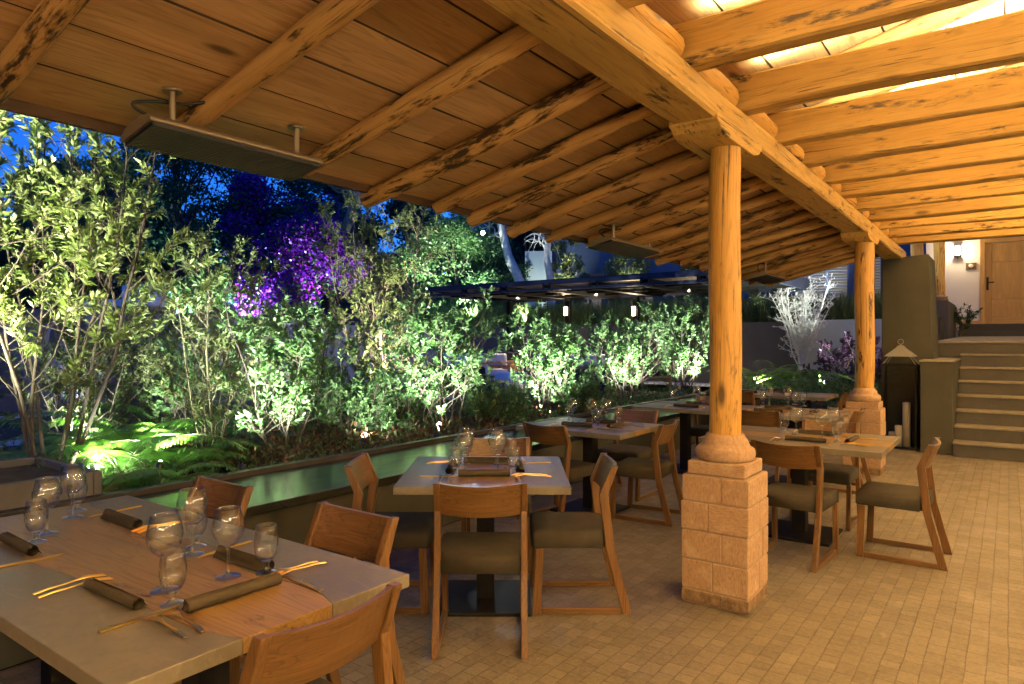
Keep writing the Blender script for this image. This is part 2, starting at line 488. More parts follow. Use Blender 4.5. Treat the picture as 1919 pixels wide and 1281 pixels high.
def concrete(name, col, rough=.5):
    t = NT(name)
    o = t.coords('gc')
    n1, n2 = t.noise(o, 3.2, 6, .62, .5), t.noise(o, 30, 5, .6)
    c = t.mix(t.ramp(n1, [(.32, 0.0), (.72, 1.0)]), tuple(x * .70 for x in col), tuple(x * 1.22 for x in col))
    c = t.mix(t.ramp(n2, [(.48, 0.0), (.70, .4)]), c, tuple(x * .55 for x in col))
    c = t.mix(t.ramp(t.noise(t.coords('gc', (2, 9, 9)), 2.0, 5, .7, 1.0), [(.55, 0.0), (.68, .35)]), c, tuple(x * 1.5 for x in col))
    return t.pbr(c, t.ramp(n1, [(.3, rough - .08), (.7, rough + .1)]), spec=.4, bump=t.bump(n2, .12, .003))
M['concrete'] = concrete('tabletop_concrete', (.150, .130, .096), .42)
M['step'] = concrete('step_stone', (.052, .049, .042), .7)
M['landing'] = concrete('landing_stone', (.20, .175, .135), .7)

def cantera(name):
    t = NT(name)
    o = t.coords('gc')
    n1, n2 = t.noise(o, 2.5, 5, .6), t.noise(t.coords('gc', (40, 40, 130), (.5, .3, .2)), 1.0, 5, .65)
    c = t.mix(t.ramp(n1, [(.3, 0.0), (.7, 1.0)]), (.39, .255, .15), (.50, .345, .21))
    c = t.mix(t.ramp(n2, [(.42, 0.0), (.66, .75)]), c, (.25, .150, .090))
    c = t.mix(t.ramp(t.noise(o, 9, 5, .7), [(.52, 0.0), (.66, .5)]), c, (.56, .42, .29))
    z = t.n('ShaderNodeSeparateXYZ'); t.l(t.coords('Object'), z.inputs[0])
    dirt = t.mix(1.0, t.ramp(z.outputs[2], [(.0, 1.0), (.075, .9), (.09, 0.0)]), t.ramp(t.noise(o, 22, 5, .7), [(.3, .5), (.6, 1.0)]), 'MULTIPLY')
    c = t.mix(dirt, c, (.10, .065, .035))
    return t.pbr(c, .85, spec=.2, bump=t.bump(n2, .6, .006))
M['cantera'] = cantera('pink_cantera')
M['mortar'] = plain('mortar', (.30, .22, .15), .95, var=.1, scale=20)

def stonewall(name):
    t = NT(name)
    o = t.coords('gc', (1, 1, 1.35))
    wob = t.n('ShaderNodeTexNoise'); wob.inputs['Scale'].default_value = 3; t.l(o, wob.inputs['Vector'])
    add = t.n('ShaderNodeVectorMath', operation='MULTIPLY_ADD'); add.inputs[1].default_value = (.25, .25, .25)
    t.l(wob.outputs['Color'], add.inputs[0]); t.l(o, add.inputs[2])
    v = t.n('ShaderNodeTexVoronoi'); v.inputs['Scale'].default_value = 2.1; t.l(add.outputs[0], v.inputs['Vector'])
    e = t.n('ShaderNodeTexVoronoi', feature='DISTANCE_TO_EDGE'); e.inputs['Scale'].default_value = 2.1; t.l(add.outputs[0], e.inputs['Vector'])
    sv = t.n('ShaderNodeSeparateColor'); t.l(v.outputs['Color'], sv.inputs[0])
    c = t.mix(sv.outputs[0], (.07, .07, .075), (.17, .16, .16))
    c = t.mix(t.ramp(t.noise(o, 14, 5), [(.3, 0.0), (.7, .5)]), c, (.10, .10, .10))
    j = t.ramp(e.outputs['Distance'], [(.02, 1.0), (.06, 0.0)])
    c = t.mix(j, c, (.20, .19, .19))
    return t.pbr(c, .85, spec=.3, bump=t.bump(t.ramp(e.outputs['Distance'], [(0, 0.0), (.2, 1.0)]), .8, .05))
M['stonewall'] = stonewall('rubble_stone')

def ledge_mat(name):
    t = NT(name)
    o = t.coords('Object', (3, .6, 1))
    n = t.noise(o, 4, 4, .5)
    c = t.mix(n, (.010, .011, .008), (.022, .024, .018))
    return t.pbr(c, t.ramp(n, [(.3, .13), (.7, .24)]), spec=.5, bump=t.bump(t.noise(t.coords('Object', (9, 2, 1)), 3, 3), .06, .01))
M['ledge'] = ledge_mat('polished_ledge')

def water_mat(name):
    t = NT(name)
    n = t.noise(t.coords('World'), 2.5, 3)
    fr = t.n('ShaderNodeFresnel'); fr.inputs[0].default_value = 1.33
    tr = t.n('ShaderNodeBsdfTransparent'); tr.inputs[0].default_value = (.55, .95, 1.0, 1)
    gl = t.n('ShaderNodeBsdfGlossy'); gl.inputs['Roughness'].default_value = .05; t.l(t.bump(n, .2, .05), gl.inputs['Normal'])
    mx = t.n('ShaderNodeMixShader'); t.l(fr.outputs[0], mx.inputs[0]); t.l(tr.outputs[0], mx.inputs[1]); t.l(gl.outputs[0], mx.inputs[2]); t.l(mx.outputs[0], t.out.inputs[0])
    return t.m
M['water'] = water_mat('pool_water')
M['pooltile'] = plain('pool_tile', (.10, .50, .55), .4, var=.1)
M['sconce_glow'] = glow('sconce_glow', (1.0, .93, .78), 14.0)
M['lamp_glow'] = glow('lamp_glow', (1.0, .82, .58), 16.0)
M['flood_glow'] = glow('flood_glow', (.9, .97, 1.0), 60.0)
M['window_glow'] = glow('lit_room', (1.0, .88, .68), .13)

# ------------------------------------------------------------------ large structure
RZ = -TH                                    # turn of everything that is square to the terrace
def frame(name, label, cat, group=None):    # an Empty whose children are built in terrace coordinates
    return empty(name, (0, 0, 0), RZ, label, cat, group)
def slab(name, a, b, mat, parent=None, bevel=0.0):
    m = MB(); m.box2(a, b)
    o = m.build(name, mat, parent, bevel)
    if parent is None: o.rotation_euler = (0, 0, RZ)
    return o

g = MB(); g.box2((-150, -60, -.6), (150, 200, -.03))
structure(g.build('ground', M['earth']))
structure(slab('terrace_floor', (-3.7, -5.5, -.3), (4.0, 12.6, 0.0), M['paving']))
structure(slab('garden_bed', (-9.2, -3, -.02), (-4.62, 17.5, .30), M['soil']))
structure(slab('garden_bed', (-4.60, 12.4, -.02), (-1.7, 19.0, .30), M['soil']))
structure(slab('pool_deck', (-24, 1.5, -.02), (-9.2, 18.9, 0.02), M['deck'])) if False else None
def deck():
    m = MB()                                 # the deck leaves the pool open
    m.box2((-12.0, -3, -.5), (-9.2, 18.9, .02)); m.box2((-40, 13.0, -.5), (-12.0, 18.9, .02)); m.box2((-24, -3, -.5), (-15.8, 13.0, .02)); m.box2((-15.8, -3, -.5), (-12.0, 3.0, .02))
    m.box2((-9.2, 17.5, -.5), (-4.6, 18.9, .02))
    o = m.build('pool_deck', M['deck']); o.rotation_euler = (0, 0, RZ); structure(o)
    p = MB(); p.box2((-15.9, 2.9, -1.45), (-11.9, 13.1, -1.3))
    o = p.build('pool_basin', M['pooltile']); o.rotation_euler = (0, 0, RZ); structure(o)
    w = MB(); n = 2
    w.add([(-15.8, 3, -.06), (-12.0, 3, -.06), (-12.0, 13, -.06), (-15.8, 13, -.06)], [(0, 1, 2, 3)])
    o = w.build('pool_water', M['water']); o.rotation_euler = (0, 0, RZ); structure(o)
deck()
def lamp(name, kind, loc, power, color, direction=None, parent=None, **kw):
    d = bpy.data.lights.new(name, kind); d.energy = power; d.color = color
    for k, v in kw.items(): setattr(d, k, v)
    o = bpy.data.objects.new(name, d); COL.objects.link(o); o.location = loc
    if direction is not None: o.rotation_euler = Vector(direction).to_track_quat('-Z', 'Y').to_euler()
    if parent: o.parent = parent
    return o
for t_ in (5.0, 8.5, 12.0):
    lamp('pool_light', 'POINT', W(-14.4, t_, -.9), 1000, (.25, .85, 1.0), shadow_soft_size=.1)

# --- roof of the terrace
ZC = lambda s: 2.57 + .225 * (s + 2.8)       # underside of the boards on the garden side
ZR = lambda s: 3.12 + .26 * (s + 1.3)        # underside of the boards on the house side
S_EAVE, S_B0, S_B1, S_END = -3.24, -1.50, -1.25, 3.4
T0, T1 = -5.0, 12.0
roof = frame('terrace_roof', 'timber roof over the terrace with boarded soffit and log rafters', 'roof')
def boards(s0, s1, zf, w, name):
    m = MB(); rr = random.Random(3)
    n = int(round((s1 - s0) / w)); w = (s1 - s0) / n
    for i in range(n):
        a, b = s0 + i * w + .0055, s0 + (i + 1) * w - .0055
        t = T0 - rr.uniform(0, 1.2)
        while t < T1:
            L = rr.choice((3.2, 3.9, 4.6))
            t2 = min(t + L, T1)
            dz = rr.uniform(-.003, .003)
            vs = []
            for (s, k) in ((a, 0), (b, 0), (b, .022), (a, .022)):
                for tt in (t + .002, t2 - .002): vs.append((s, tt, zf(s) + k + dz))
            fs = [(0, 1, 3, 2), (2, 3, 5, 4), (4, 5, 7, 6), (6, 7, 1, 0), (0, 2, 4, 6), (1, 7, 5, 3)]
            gs = [(v[1], v[0], v[2]) for v in vs]
            m.add(vs, [fs[0], fs[2], fs[4], fs[5]], gs, 0); m.add(vs, [fs[1], fs[3]], gs, 1)  # board edges coloured dark to stand for the shade in the seams
            t = t2
    return m.build(name, [M['plank'], M['darkwood_seam_shade']], roof)
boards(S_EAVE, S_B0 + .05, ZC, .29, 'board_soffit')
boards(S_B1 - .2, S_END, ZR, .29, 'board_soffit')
m = MB()                                     # roof covering above the boards
for s0, s1, zf in ((S_EAVE - .04, S_B0 + .05, ZC), (S_B1 - .2, S_END, ZR)):
    vs = [(s, t, zf(s) + k) for s in (s0, s1) for t in (T0, T1) for k in (.03, .10)]
    m.add(vs, [(0, 1, 3, 2), (4, 6, 7, 5), (0, 4, 5, 1), (2, 3, 7, 6), (0, 2, 6, 4), (1, 5, 7, 3)])
m.build('roof_covering', M['rooftile'], roof)
m = MB(); m.box2((S_EAVE - .03, T0, ZC(S_EAVE) - .045), (S_EAVE - .002, T1, ZC(S_EAVE) + .028)); m.build('fascia', M['darkwood_seam_shade'], roof)
m = MB(); m.box2((S_B0 + .052, T0, 2.85), (S_B0 + .075, T1, 3.06)); m.build('closing_board', M['plank'], roof)
m = MB(); m.beam(((S_B0 + S_B1) / 2, T0, 2.765), ((S_B0 + S_B1) / 2, 11.72, 2.765), .25, .15, 60, .012, .014, seed=4.2); m.build('main_beam', M['beam'], roof)
# rafters of the garden side
ts = [-4.5, -3.9, -3.3, -2.7, -2.1, -1.5, -.95, -.38, .25, .93, 1.63, 2.36, 2.97, 3.54, 3.98, 4.52, 5.07, 5.63, 6.2, 6.8, 7.35, 7.9, 8.5, 9.05, 9.6, 10.2, 10.8, 11.4]
rr = random.Random(11)
for i, t in enumerate(ts):
    m = MB()
    over = rr.uniform(-.06, .08) if t > 2.6 else -.12
    s0, s1 = S_EAVE - over, S_B0 + .03
    r0 = rr.uniform(.045, .057)
    bend = rr.uniform(-.025, .025); tw = rr.uniform(-.03, .03)
    pts, rad = [], []
    for k in range(25):
        q = k / 24; s = s0 + (s1 - s0) * q
        rk = r0 * (1.0 + .08 * math.sin(q * 5 + i))
        pts.append((s, t + bend * math.sin(q * 3.1) + tw * q, ZC(s) - rk * .96)); rad.append(rk)
    m.tube(pts, rad, 16, True, 0, True, .17, i * 1.37)
    m.build('rafter', M['log'], roof)
# cross joists on the house side, the poles between them and the rafters above
jt = [-3.9, -3.1, -2.35, -1.6, -.85, -.05, .75, 1.55, 2.36, 3.157, 3.98, 4.78, 5.52, 6.26, 6.95, 7.72, 8.5, 9.28, 10.05, 10.78]
for i, t in enumerate(jt):
    m = MB(); h = rr.uniform(.175, .215)
    m.beam((S_B1 - .09, t + .07, 2.84 + h / 2), (S_END, t + .07 + rr.uniform(-.02, .02), 2.85 + h / 2 + rr.uniform(-.015, .015)), rr.uniform(.12, .15), h, 40, .022, .012, seed=i * 2.3 + .5)
    m.build('joist', M['beam'], roof)
    if i + 1 < len(jt):
        m = MB(); n2 = jt[i + 1]
        m.tube([(S_B1 - .085, t + .17 + (n2 - t - .2) * k / 8, 2.915 + .006 * math.sin(k + i)) for k in range(9)], [.078] * 9, 14, True, 0, True, .06, i)
        m.build('wall_plate_pole', M['post'], roof)
        m = MB(); tm = (t + n2) / 2 + .07 + rr.uniform(-.1, .1); rk = rr.uniform(.05, .06)
        tl = rr.uniform(-.14, .14)
        m.tube([(S_B1 + .02 + (S_END - S_B1) * k / 20, tm + tl * k / 20, ZR(S_B1 + .02 + (S_END - S_B1) * k / 20) - rk * .95) for k in range(21)], [rk] * 21, 14, True, 0, True, .1, i * 3.1)
        m.build('rafter', M['log'], roof)
# warm strip lamps lying on the joists, shining up at the boards
for t in jt:
    lamp('joist_strip_lamp', 'AREA', W(1.0, t + .07, 3.10), P_STRIP, WARM, (0, 0, 1), shape='RECTANGLE', size=4.3, size_y=.05, spread=R(170)).rotation_euler = (R(180), 0, RZ)

# --- columns
def column(name, s, t, dia, label):
    root = empty(name, W(s, t), RZ, label, 'column', 'stone footed timber columns of the terrace')
    m = MB()
    hw = .19
    m.box2((-hw + .005, -hw + .005, 0), (hw - .005, hw - .005, .735), 1)
    zz = [.006, .085, .255, .42, .585, .735]
    rj = random.Random(int(t * 7))
    for i in range(5):
        a, b = zz[i] + .004, zz[i + 1] - .004
        x = -hw + (.17 if i % 2 else .22) + rj.uniform(-.015, .015); y = hw - (.17 if i % 2 else .10)
        for (p, q) in (((-hw, -hw), (x - .003, y - .003)), ((x + .003, -hw), (hw, y - .003)), ((-hw, y + .003), (x - .003, hw)), ((x + .003, y + .003), (hw, hw))):
            if q[0] - p[0] > .02 and q[1] - p[1] > .02:
                j = rj.uniform(-.003, .004)
                m.box2((p[0] - j, p[1] - j, a), (q[0] + j if q[0] == hw else q[0], q[1] + j if q[1] == hw else q[1], b), 0)
    m.build('pedestal', [M['cantera'], M['mortar']], root, .006)
    m = MB(); m.box2((-.165, -.165, .737), (.165, .165, .812)); m.build('plinth', M['cantera'], root, .008)
    m = MB()
    prof = [(.150, .813)] + [(.150 + .018 * math.sin(a), .85 - .037 * math.cos(a)) for a in [math.pi * k / 8 for k in range(1, 9)]]
    prof += [(.142, .889), (.132, .905), (.130, .912), (.128, .925), (.112, .945), (.104, .962), (.09, .963)]
    m.lathe(prof, 36); m.build('base_moulding', M['cantera'], root)
    m = MB(); zs = [.958 + (2.63 - .958) * k / 40 for k in range(41)]
    bow = random.Random(int(t)).uniform(.006, .012)
    m.tube([(bow * math.sin(k / 6.0), -bow * math.sin(k / 9.0 + 1), z) for k, z in enumerate(zs)], [dia / 2 * (1 + .045 * math.sin(k / 40 * 3.0 + .2) - .03 * (k > 38)) for k in range(41)], 28, True, 0, True, .075, t)
    m.build('shaft', M['post'], root)
    m = MB()                                # carved capital, ogee ends, along the beam
    L = .40
    pr = [(-L, 2.70), (-L, 2.675), (-L + .03, 2.665), (-L + .06, 2.64), (-L + .13, 2.622), (-L + .17, 2.615), (L - .17, 2.615), (L - .13, 2.622), (L - .06, 2.64), (L - .03, 2.665), (L, 2.675), (L, 2.715), (-L, 2.715)]
    m.prism(pr[1:], 0, -.045 - .135, -.045 + .14, 0, 0)
    m.build('capital', M['beam'], root, .006)
    return root
column('terrace_column', -1.338, 3.943, .175, 'nearest timber column on a tall pink stone pedestal')
column('terrace_column', -1.338, 8.66, .195, 'far timber column beside the dark pier and lantern')

# --- low ledge between terrace and garden
led = frame('garden_ledge', 'low dark ledge with polished top between the terrace and the garden', 'ledge')
m = MB(); m.box2((-4.55, -5, 0), (-3.72, 13.4, .44)); m.build('ledge_body', M['olive'], led)
m = MB(); m.box2((-4.55, -5, .442), (-3.69, 13.4, .50)); m.build('ledge_top', M['ledge'], led, .004)
m = MB(); m.box2((-4.63, -5, 0), (-4.553, 13.4, .535)); m.build('rim', M['rim'], led, .004)

# --- pier, cheek wall, stair, upper landing
pier = frame('plaster_pier', 'tall battered dark plaster pier under the far end of the beam', 'pier')
m = MB()
b0, b1, tp = (-1.52, -.84), (-1.52, -.93), 2.70
def loft(mm, lo, hi, mi=0):
    n = len(lo); vs = lo + hi
    mm.add(vs, [tuple(range(n))[::-1], tuple(range(n, 2 * n))] + [(i, (i + 1) % n, (i + 1) % n + n, i + n) for i in range(n)], None, mi)
loft(m, [(-1.52, 11.3, 0), (-.83, 11.3, 0), (-.83, 12.3, 0), (-1.52, 12.3, 0)], [(-1.52, 11.3, 2.69), (-.93, 11.3, 2.73), (-.93, 12.3, 2.73), (-1.52, 12.3, 2.69)])
m.build('pier_body', M['olive'], pier, .01)
chk = frame('cheek_wall', 'short dark plaster wall capping the side of the stair', 'wall')
m = MB(); m.box2((-.97, 10.63, 0), (-.60, 12.52, 1.215)); m.build('wall_body', M['olive'], chk, .008)
m = MB(); m.box2((-.985, 10.615, 1.217), (-.585, 12.52, 1.24)); m.build('coping', M['landing'], chk, .004)
st = frame('staircase', 'stone staircase with eight risers up to the landing', 'staircase')
for i in range(7):
    m = MB(); t = 10.5 + .29 * i; z = .1862 * (i + 1)
    rr2 = random.Random(i); s = -.598
    while s < 3.3:
        s2 = min(3.3, s + rr2.uniform(.7, 1.0))
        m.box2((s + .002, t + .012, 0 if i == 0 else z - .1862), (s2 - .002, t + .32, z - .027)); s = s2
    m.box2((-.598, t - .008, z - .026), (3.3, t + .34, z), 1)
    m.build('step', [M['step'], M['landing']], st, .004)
m = MB(); loft(m, [(-.95, 12.53, 0), (3.3, 12.53, 0), (3.3, 19.6, 0), (-.95, 19.6, 0)], [(-.95, 12.53, 1.46), (3.3, 12.53, 1.46), (3.3, 19.6, 1.575), (-.95, 19.6, 1.575)]); m.build('landing_base', M['step'], st)
m = MB(); loft(m, [(-.95, 12.51, 1.462), (3.3, 12.51, 1.462), (3.3, 19.6, 1.577), (-.95, 19.6, 1.577)], [(-.95, 12.51, 1.49), (3.3, 12.51, 1.49), (3.3, 19.6, 1.605), (-.95, 19.6, 1.605)]); m.build('landing', M['landing'], st)
for i in range(2):
    m = MB(); m.box2((-1.0, 19.6 + .33 * i, 0), (3.3, 20.6, 1.605 + .15 * (i + 1))); m.build('step', M['step'], st, .004)
par = frame('parapet', 'grey parapet block carrying a column beside the upper door', 'parapet')
m = MB(); m.box2((-1.38, 17.0, 0), (-1.05, 19.58, 2.35)); m.build('parapet_body', M['grey_wall'], par, .008)
m = MB(); m.box2((-1.38, 16.2, 0), (-1.12, 16.98, 1.98)); m.build('low_wall', M['olive'], par, .008)
for (p, z0, lab) in ((W(-1.22, 17.25), 2.35, 'log column on the parapet beside the white wall'), (at(1719, 12.9), 1.5, 'log column rising behind the dark pier')):
    c = empty('porch_column', (p.x, p.y, z0), RZ, lab, 'column', 'log columns of the upper porch')
    m = MB(); m.lathe([(.16, .003), (.17, .03), (.15, .05), (.16, .09), (.12, .12), (.08, .121)], 24); m.build('base_moulding', M['cantera'], c)
    m = MB(); m.tube([(.006 * math.sin(k), 0, .11 + k * .1) for k in range(24)], [.105] * 24, 18, True, 0, True, .06, z0); m.build('shaft', M['post'], c)

# --- house at the head of the stair
hs = frame('house', 'white walled house at the head of the stair with an oak door', 'house')
TD = 20.6
m = MB(); m.box2((-1.75, TD, 0), (3.39, TD + .3, 5.2)); m.box2((-1.2, -5.5, 0), (3.39, -5.2, 4.8)); m.box2((3.4, -5.5, 0), (3.7, TD + .3, 5.2)); m.build('wall', M['white_wall'], hs)
ux = lambda u: W(0, 0)
def s_on_t(u, t):
    r = (u - U0) / F; d = t / (ST * r + CT)
    return d * (CT * r - ST), d
sd0, dd = s_on_t(1846, TD)
ZD0, ZD1 = 1.905, hz(456, dd)
dw = 1.12
for s_, t_ in ((3.3, -3.5), (3.3, -.5), (3.3, 2.2), (3.3, 5.2), (3.3, 8.2), (1.6, -5.1), (-.6, -5.1)):  # unseen fill lights added to brighten upright faces and the soffit
    lamp('added_wall_fill_light', 'POINT', W(s_, t_, 2.15), P_WALL_FILL, (1.0, .74, .42), shadow_soft_size=.12, parent=None)
m = MB()
m.box2((sd0 - .10, TD - .09, ZD0), (sd0 - .002, TD - .003, ZD1 + .10)); m.box2((sd0 + dw + .002, TD - .09, ZD0), (sd0 + dw + .10, TD - .003, ZD1 + .1)); m.box2((sd0 - .002, TD - .09, ZD1 + .004), (sd0 + dw + .002, TD - .003, ZD1 + .10))
fr = m.build('door_frame', M['oak'], hs, .005)
m = MB()
m.box2((sd0, TD - .05, ZD0), (sd0 + .13, TD - .004, ZD1), 0); m.box2((sd0 + dw - .13, TD - .05, ZD0), (sd0 + dw, TD - .004, ZD1))
H = ZD1 - ZD0
for a, b, k in ((.0, .09, .0), (.093, .30, .012), (.303, .76, .012), (.763, .99, .012)):
    m.box2((sd0 + .132, TD - .05 + k, ZD0 + H * a), (sd0 + dw - .132, TD - .004, ZD0 + H * b), 0, 2 if k else 0)
dr = m.build('door', M['oak'], hs, .004)
m = MB(); m.box2((sd0 + .03, TD - .075, ZD0 + H * .42), (sd0 + .075, TD - .052, ZD0 + H * .58)); m.tube([(sd0 + .052, TD - .09, ZD0 + H * .515), (sd0 + .19, TD - .10, ZD0 + H * .515)], .012, 8); m.build('handle', M['steel'], dr)
m = MB(); m.box2((-1.75, TD - .02, 1.907), (sd0 - .103, TD - .002, 2.0)); m.build('skirting', M['oak'], hs)
m = MB(); m.box2((-1.75, TD - .5, 4.45), (3.3, TD - .002, 4.6)); m.build('eave_board', M['plank'], hs)
sp, _ = s_on_t(1820, TD); zp = hz(497, dd)
pl = empty('door_plaque', W(sp, TD - .003, zp), RZ, 'small stone plaque with a round emblem beside the oak door', 'plaque')
m = MB(); m.box2((-.11, -.03, -.085), (.11, 0, .085)); m.build('tile', M['cantera'], pl, .006)
m = MB(); m.lathe([(.05, 0), (.052, .008), (.03, .012), (.001, .012)], 20); o = m.build('emblem', M['candle'], pl, loc=(0, -.031, 0)); o.rotation_euler = (R(90), 0, 0)
ss, _ = s_on_t(1795, TD); zs_ = hz(467, dd)
sc = empty('wall_sconce', W(ss, TD - .003, zs_), RZ, 'lit wall sconce with a pale glass cylinder beside the oak door', 'wall lamp')
m = MB(); m.box2((-.075, -.025, -.15), (.075, 0, .15)); m.box2((-.075, -.13, -.16), (.075, -.027, -.12)); m.box2((-.075, -.13, .13), (.075, -.027, .145)); m.box2((-.008, -.07, -.2), (.008, -.05, -.162)); m.build('bracket', M['steel'], sc, .003)
m = MB(); m.lathe([(.045, -.11), (.052, -.1), (.052, .11), (.045, .125)], 20, (0, -.08, 0)); m.build('glass_shade', M['sconce_glow'], sc)
m = MB(); m.box2((-1.9, 12.4, 4.75), (3.39, 20.5, 4.9)); m.build('porch_ceiling', M['plank'], hs)
lamp('added_porch_light', 'POINT', W(.6, 17.2, 4.5), 62, (1.0, .76, .46), shadow_soft_size=.1)  # light added under the porch to warm the door and white wall
lamp('sconce_lamp', 'POINT', W(ss, TD - .24, zs_ + .0), 18, (1.0, .74, .46), shadow_soft_size=.06)

# ------------------------------------------------------------------ furniture
GROUPC = 'walnut dining chairs with dark seats'
def make_chair():
    root = empty('dining_chair'); tk = .032; hw = .228
    rear = [(-.275, 0), (-.225, 0), (-.135, .36), (-.098, .655), (-.165, .812), (-.203, .812), (-.148, .665), (-.182, .36)]
    front = [(.222, 0), (.268, 0), (.252, .361), (.208, .361)]
    for sx in (-1, 1):
        a, b = sorted((sx * hw, sx * (hw - tk)))
        m = MB(); m.prism(rear, 0, a, b, 0, 1); m.build('leg', M['walnut'], root, .004)
        m = MB(); m.prism(front, 0, a, b, 0, 1); m.build('leg', M['walnut'], root, .004)
        m = MB(); m.prism([(-.223, .001), (.221, .001), (.221, .036), (-.212, .036)], 0, a + .001, b - .001, 0, 0); m.build('floor_rail', M['walnut'], root, .003)
    m = MB()                                # cushion: full width in front, notched between the rear posts
    def outline(ins, z):
        h, k, r, f, nb, bk = hw - ins, hw - tk - .002 - ins, .022, .272 - ins, -.118 + ins * .5, -.165 + ins
        pts = []
        for (cx, a0) in ((h - r, 0), (-h + r, 90)):
            for q in range(5):
                a = R(a0 + 22.5 * q); pts.append(Vector((cx + r * math.cos(a), f - r + r * math.sin(a), z)))
        return pts + [Vector(p) for p in ((-h, nb, z), (-k, nb, z), (-k, bk, z), (k, bk, z), (k, nb, z), (h, nb, z))]
    rs_ = [outline(i_, z_) for i_, z_ in ((.006, .362), (.0, .369), (.0, .430), (.005, .443), (.016, .452), (.045, .457), (.10, .460))]
    m.ring(rs_, len(rs_[0]), True, 0, True, [r[0].z for r in rs_], [(p.x, p.y) for p in rs_[0]])
    m.build('seat', M['fabric'], root)
    m = MB()                                # curved back panel between the posts
    vs, gs, fs = [], [], []
    NX, NZ = 14, 4
    hx = hw - tk + .004
    for side in (0, 1):
        for j in range(NZ + 1):
            q = j / NZ
            for i in range(NX + 1):
                x = -hx + 2 * hx * i / NX; c = 1 - (x / hx) ** 2
                z = .648 - .012 * c * (1 - q) + (.810 - .648) * q - .012 * c * q
                y = -.122 - .060 * q - .030 * c + (.010 if side else -.010)
                vs.append((x, y, z)); gs.append((x, z * 1.0, y))
    w_ = NX + 1; o_ = w_ * (NZ + 1)
    for j in range(NZ):
        for i in range(NX):
            a = j * w_ + i
            fs += [(a, a + 1, a + 1 + w_, a + w_), (a + o_, a + w_ + o_, a + 1 + w_ + o_, a + 1 + o_)]
    for i in range(NX):
        fs += [(i, i + o_, i + 1 + o_, i + 1), (NZ * w_ + i, NZ * w_ + i + 1, NZ * w_ + i + 1 + o_, NZ * w_ + i + o_)]
    for j in range(NZ):
        fs += [(j * w_, (j + 1) * w_, (j + 1) * w_ + o_, j * w_ + o_), (j * w_ + NX, j * w_ + NX + o_, (j + 1) * w_ + NX + o_, (j + 1) * w_ + NX)]
    m.add(vs, fs, gs, 0, False); m.build('backrest', M['walnut'], root, .002)
    return root
chair0 = make_chair(); chair_used = [False]
def put_chair(x, y, facing, label):
    # facing: direction (angle, world) towards which the sitter looks
    if chair_used[0]: c = copy_tree(chair0)
    else: c = chair0; chair_used[0] = True
    c.location = (x, y, 0); c.rotation_euler = (0, 0, facing - math.pi / 2)
    tag(c, label, 'chair', GROUPC)
    return c
AE, AD = -TH, math.pi / 2 - TH             # world angles of the two terrace directions
def chair_st(s, t, way, label, turn=0.0):
    # s, t: middle of the top of the back; way: E, W, N, S in terrace directions
    a = {'E': AE, 'W': AE + math.pi, 'N': AD, 'S': AD + math.pi}[way] + R(turn)
    p = W(s, t) + Vector((math.cos(a), math.sin(a), 0)) * .195
    put_chair(p.x, p.y, a, label)

# tables ------------------------------------------------------------------------------
def table(name, cx, cy, rz, L, D, label, iw=.27, posts=1, live=0.0, off=0.0, seed=1):
    # local x along the inlay, y across; top at .75
    root = empty(name, (cx, cy, 0), rz, label, 'table', 'slate grey dining tables with a wood inlay')
    th = .042; z0, z1 = .75 - th, .75
    N = 24; rs = random.Random(seed)
    lo = [(-L / 2 + L * k / N, off - iw / 2 - live * (.5 + .5 * noise.noise(Vector((k * .21, seed, 0)))) * (1 - k / N) ** .6) for k in range(N + 1)]
    hi = [(-L / 2 + L * k / N, off + iw / 2 + live * 1.2 * (.5 + .5 * noise.noise(Vector((k * .19, seed + 5, 0)))) * (1 - k / N) ** .6) for k in range(N + 1)]
    def strip(mm, a, b, za, zb):
        n = len(a)
        vs = [(*p, za) for p in a] + [(*p, za) for p in b] + [(*p, zb) for p in a] + [(*p, zb) for p in b]
        fs = []
        for k in range(n - 1):
            fs += [(2 * n + k, 2 * n + k + 1, 3 * n + k + 1, 3 * n + k), (k, n + k, n + k + 1, k + 1), (k, k + 1, 2 * n + k + 1, 2 * n + k), (n + k, 3 * n + k, 3 * n + k + 1, n + k + 1)]
        fs += [(0, 2 * n, 3 * n, n), (n - 1, 2 * n - 1, 4 * n - 1, 3 * n - 1)]
        mm.add(vs, fs)
    m = MB()
    strip(m, [(p[0], -D / 2) for p in lo], [(p[0], p[1] - .0008) for p in lo], z0, z1)
    strip(m, [(p[0], p[1] + .0008) for p in hi], [(p[0], D / 2) for p in hi], z0, z1)
    m.build('tabletop', M['concrete'], root, .003)
    m = MB(); strip(m, lo, hi, z0 + .001, z1 - .0006); m.build('inlay', M['inlay'], root, .002)
    for px in ([0] if posts == 1 else [-L * .28, L * .28]):
        m = MB(); m.box2((px - .05, -.05, .022), (px + .05, .05, z0 - .012)); m.box2((px - .2, -.2, z0 - .012), (px + .2, .2, z0 - .001)); m.build('leg', M['steel'], root, .004)
        m = MB(); m.box2((px - .26, -.26, 0), (px + .26, .26, .02)); m.build('base_plate', M['steel'], root, .004)
    return root
T1C, T1L, T1D = (-2.51, 1.13), 1.90, .90
def tab_st(name, s0, s1, t0, t1, label, **kw):
    p = W((s0 + s1) / 2, (t0 + t1) / 2)
    return table(name, p.x, p.y, RZ, s1 - s0, t1 - t0, label, **kw)
tab_st('dining_table', -3.46, -1.56, .68, 1.58, 'long grey table in the near corner with a wide live edge wood inlay', iw=.28, posts=2, live=.22, seed=3)
table('dining_table', -.153, 3.965, math.pi / 2, .92, .915, 'square table turned cornerwise behind the near long table', iw=.34, seed=7)
tab_st('dining_table', -3.52, -2.5, 4.88, 5.74, 'square table by the ledge behind the cornerwise table', iw=.3, seed=9)
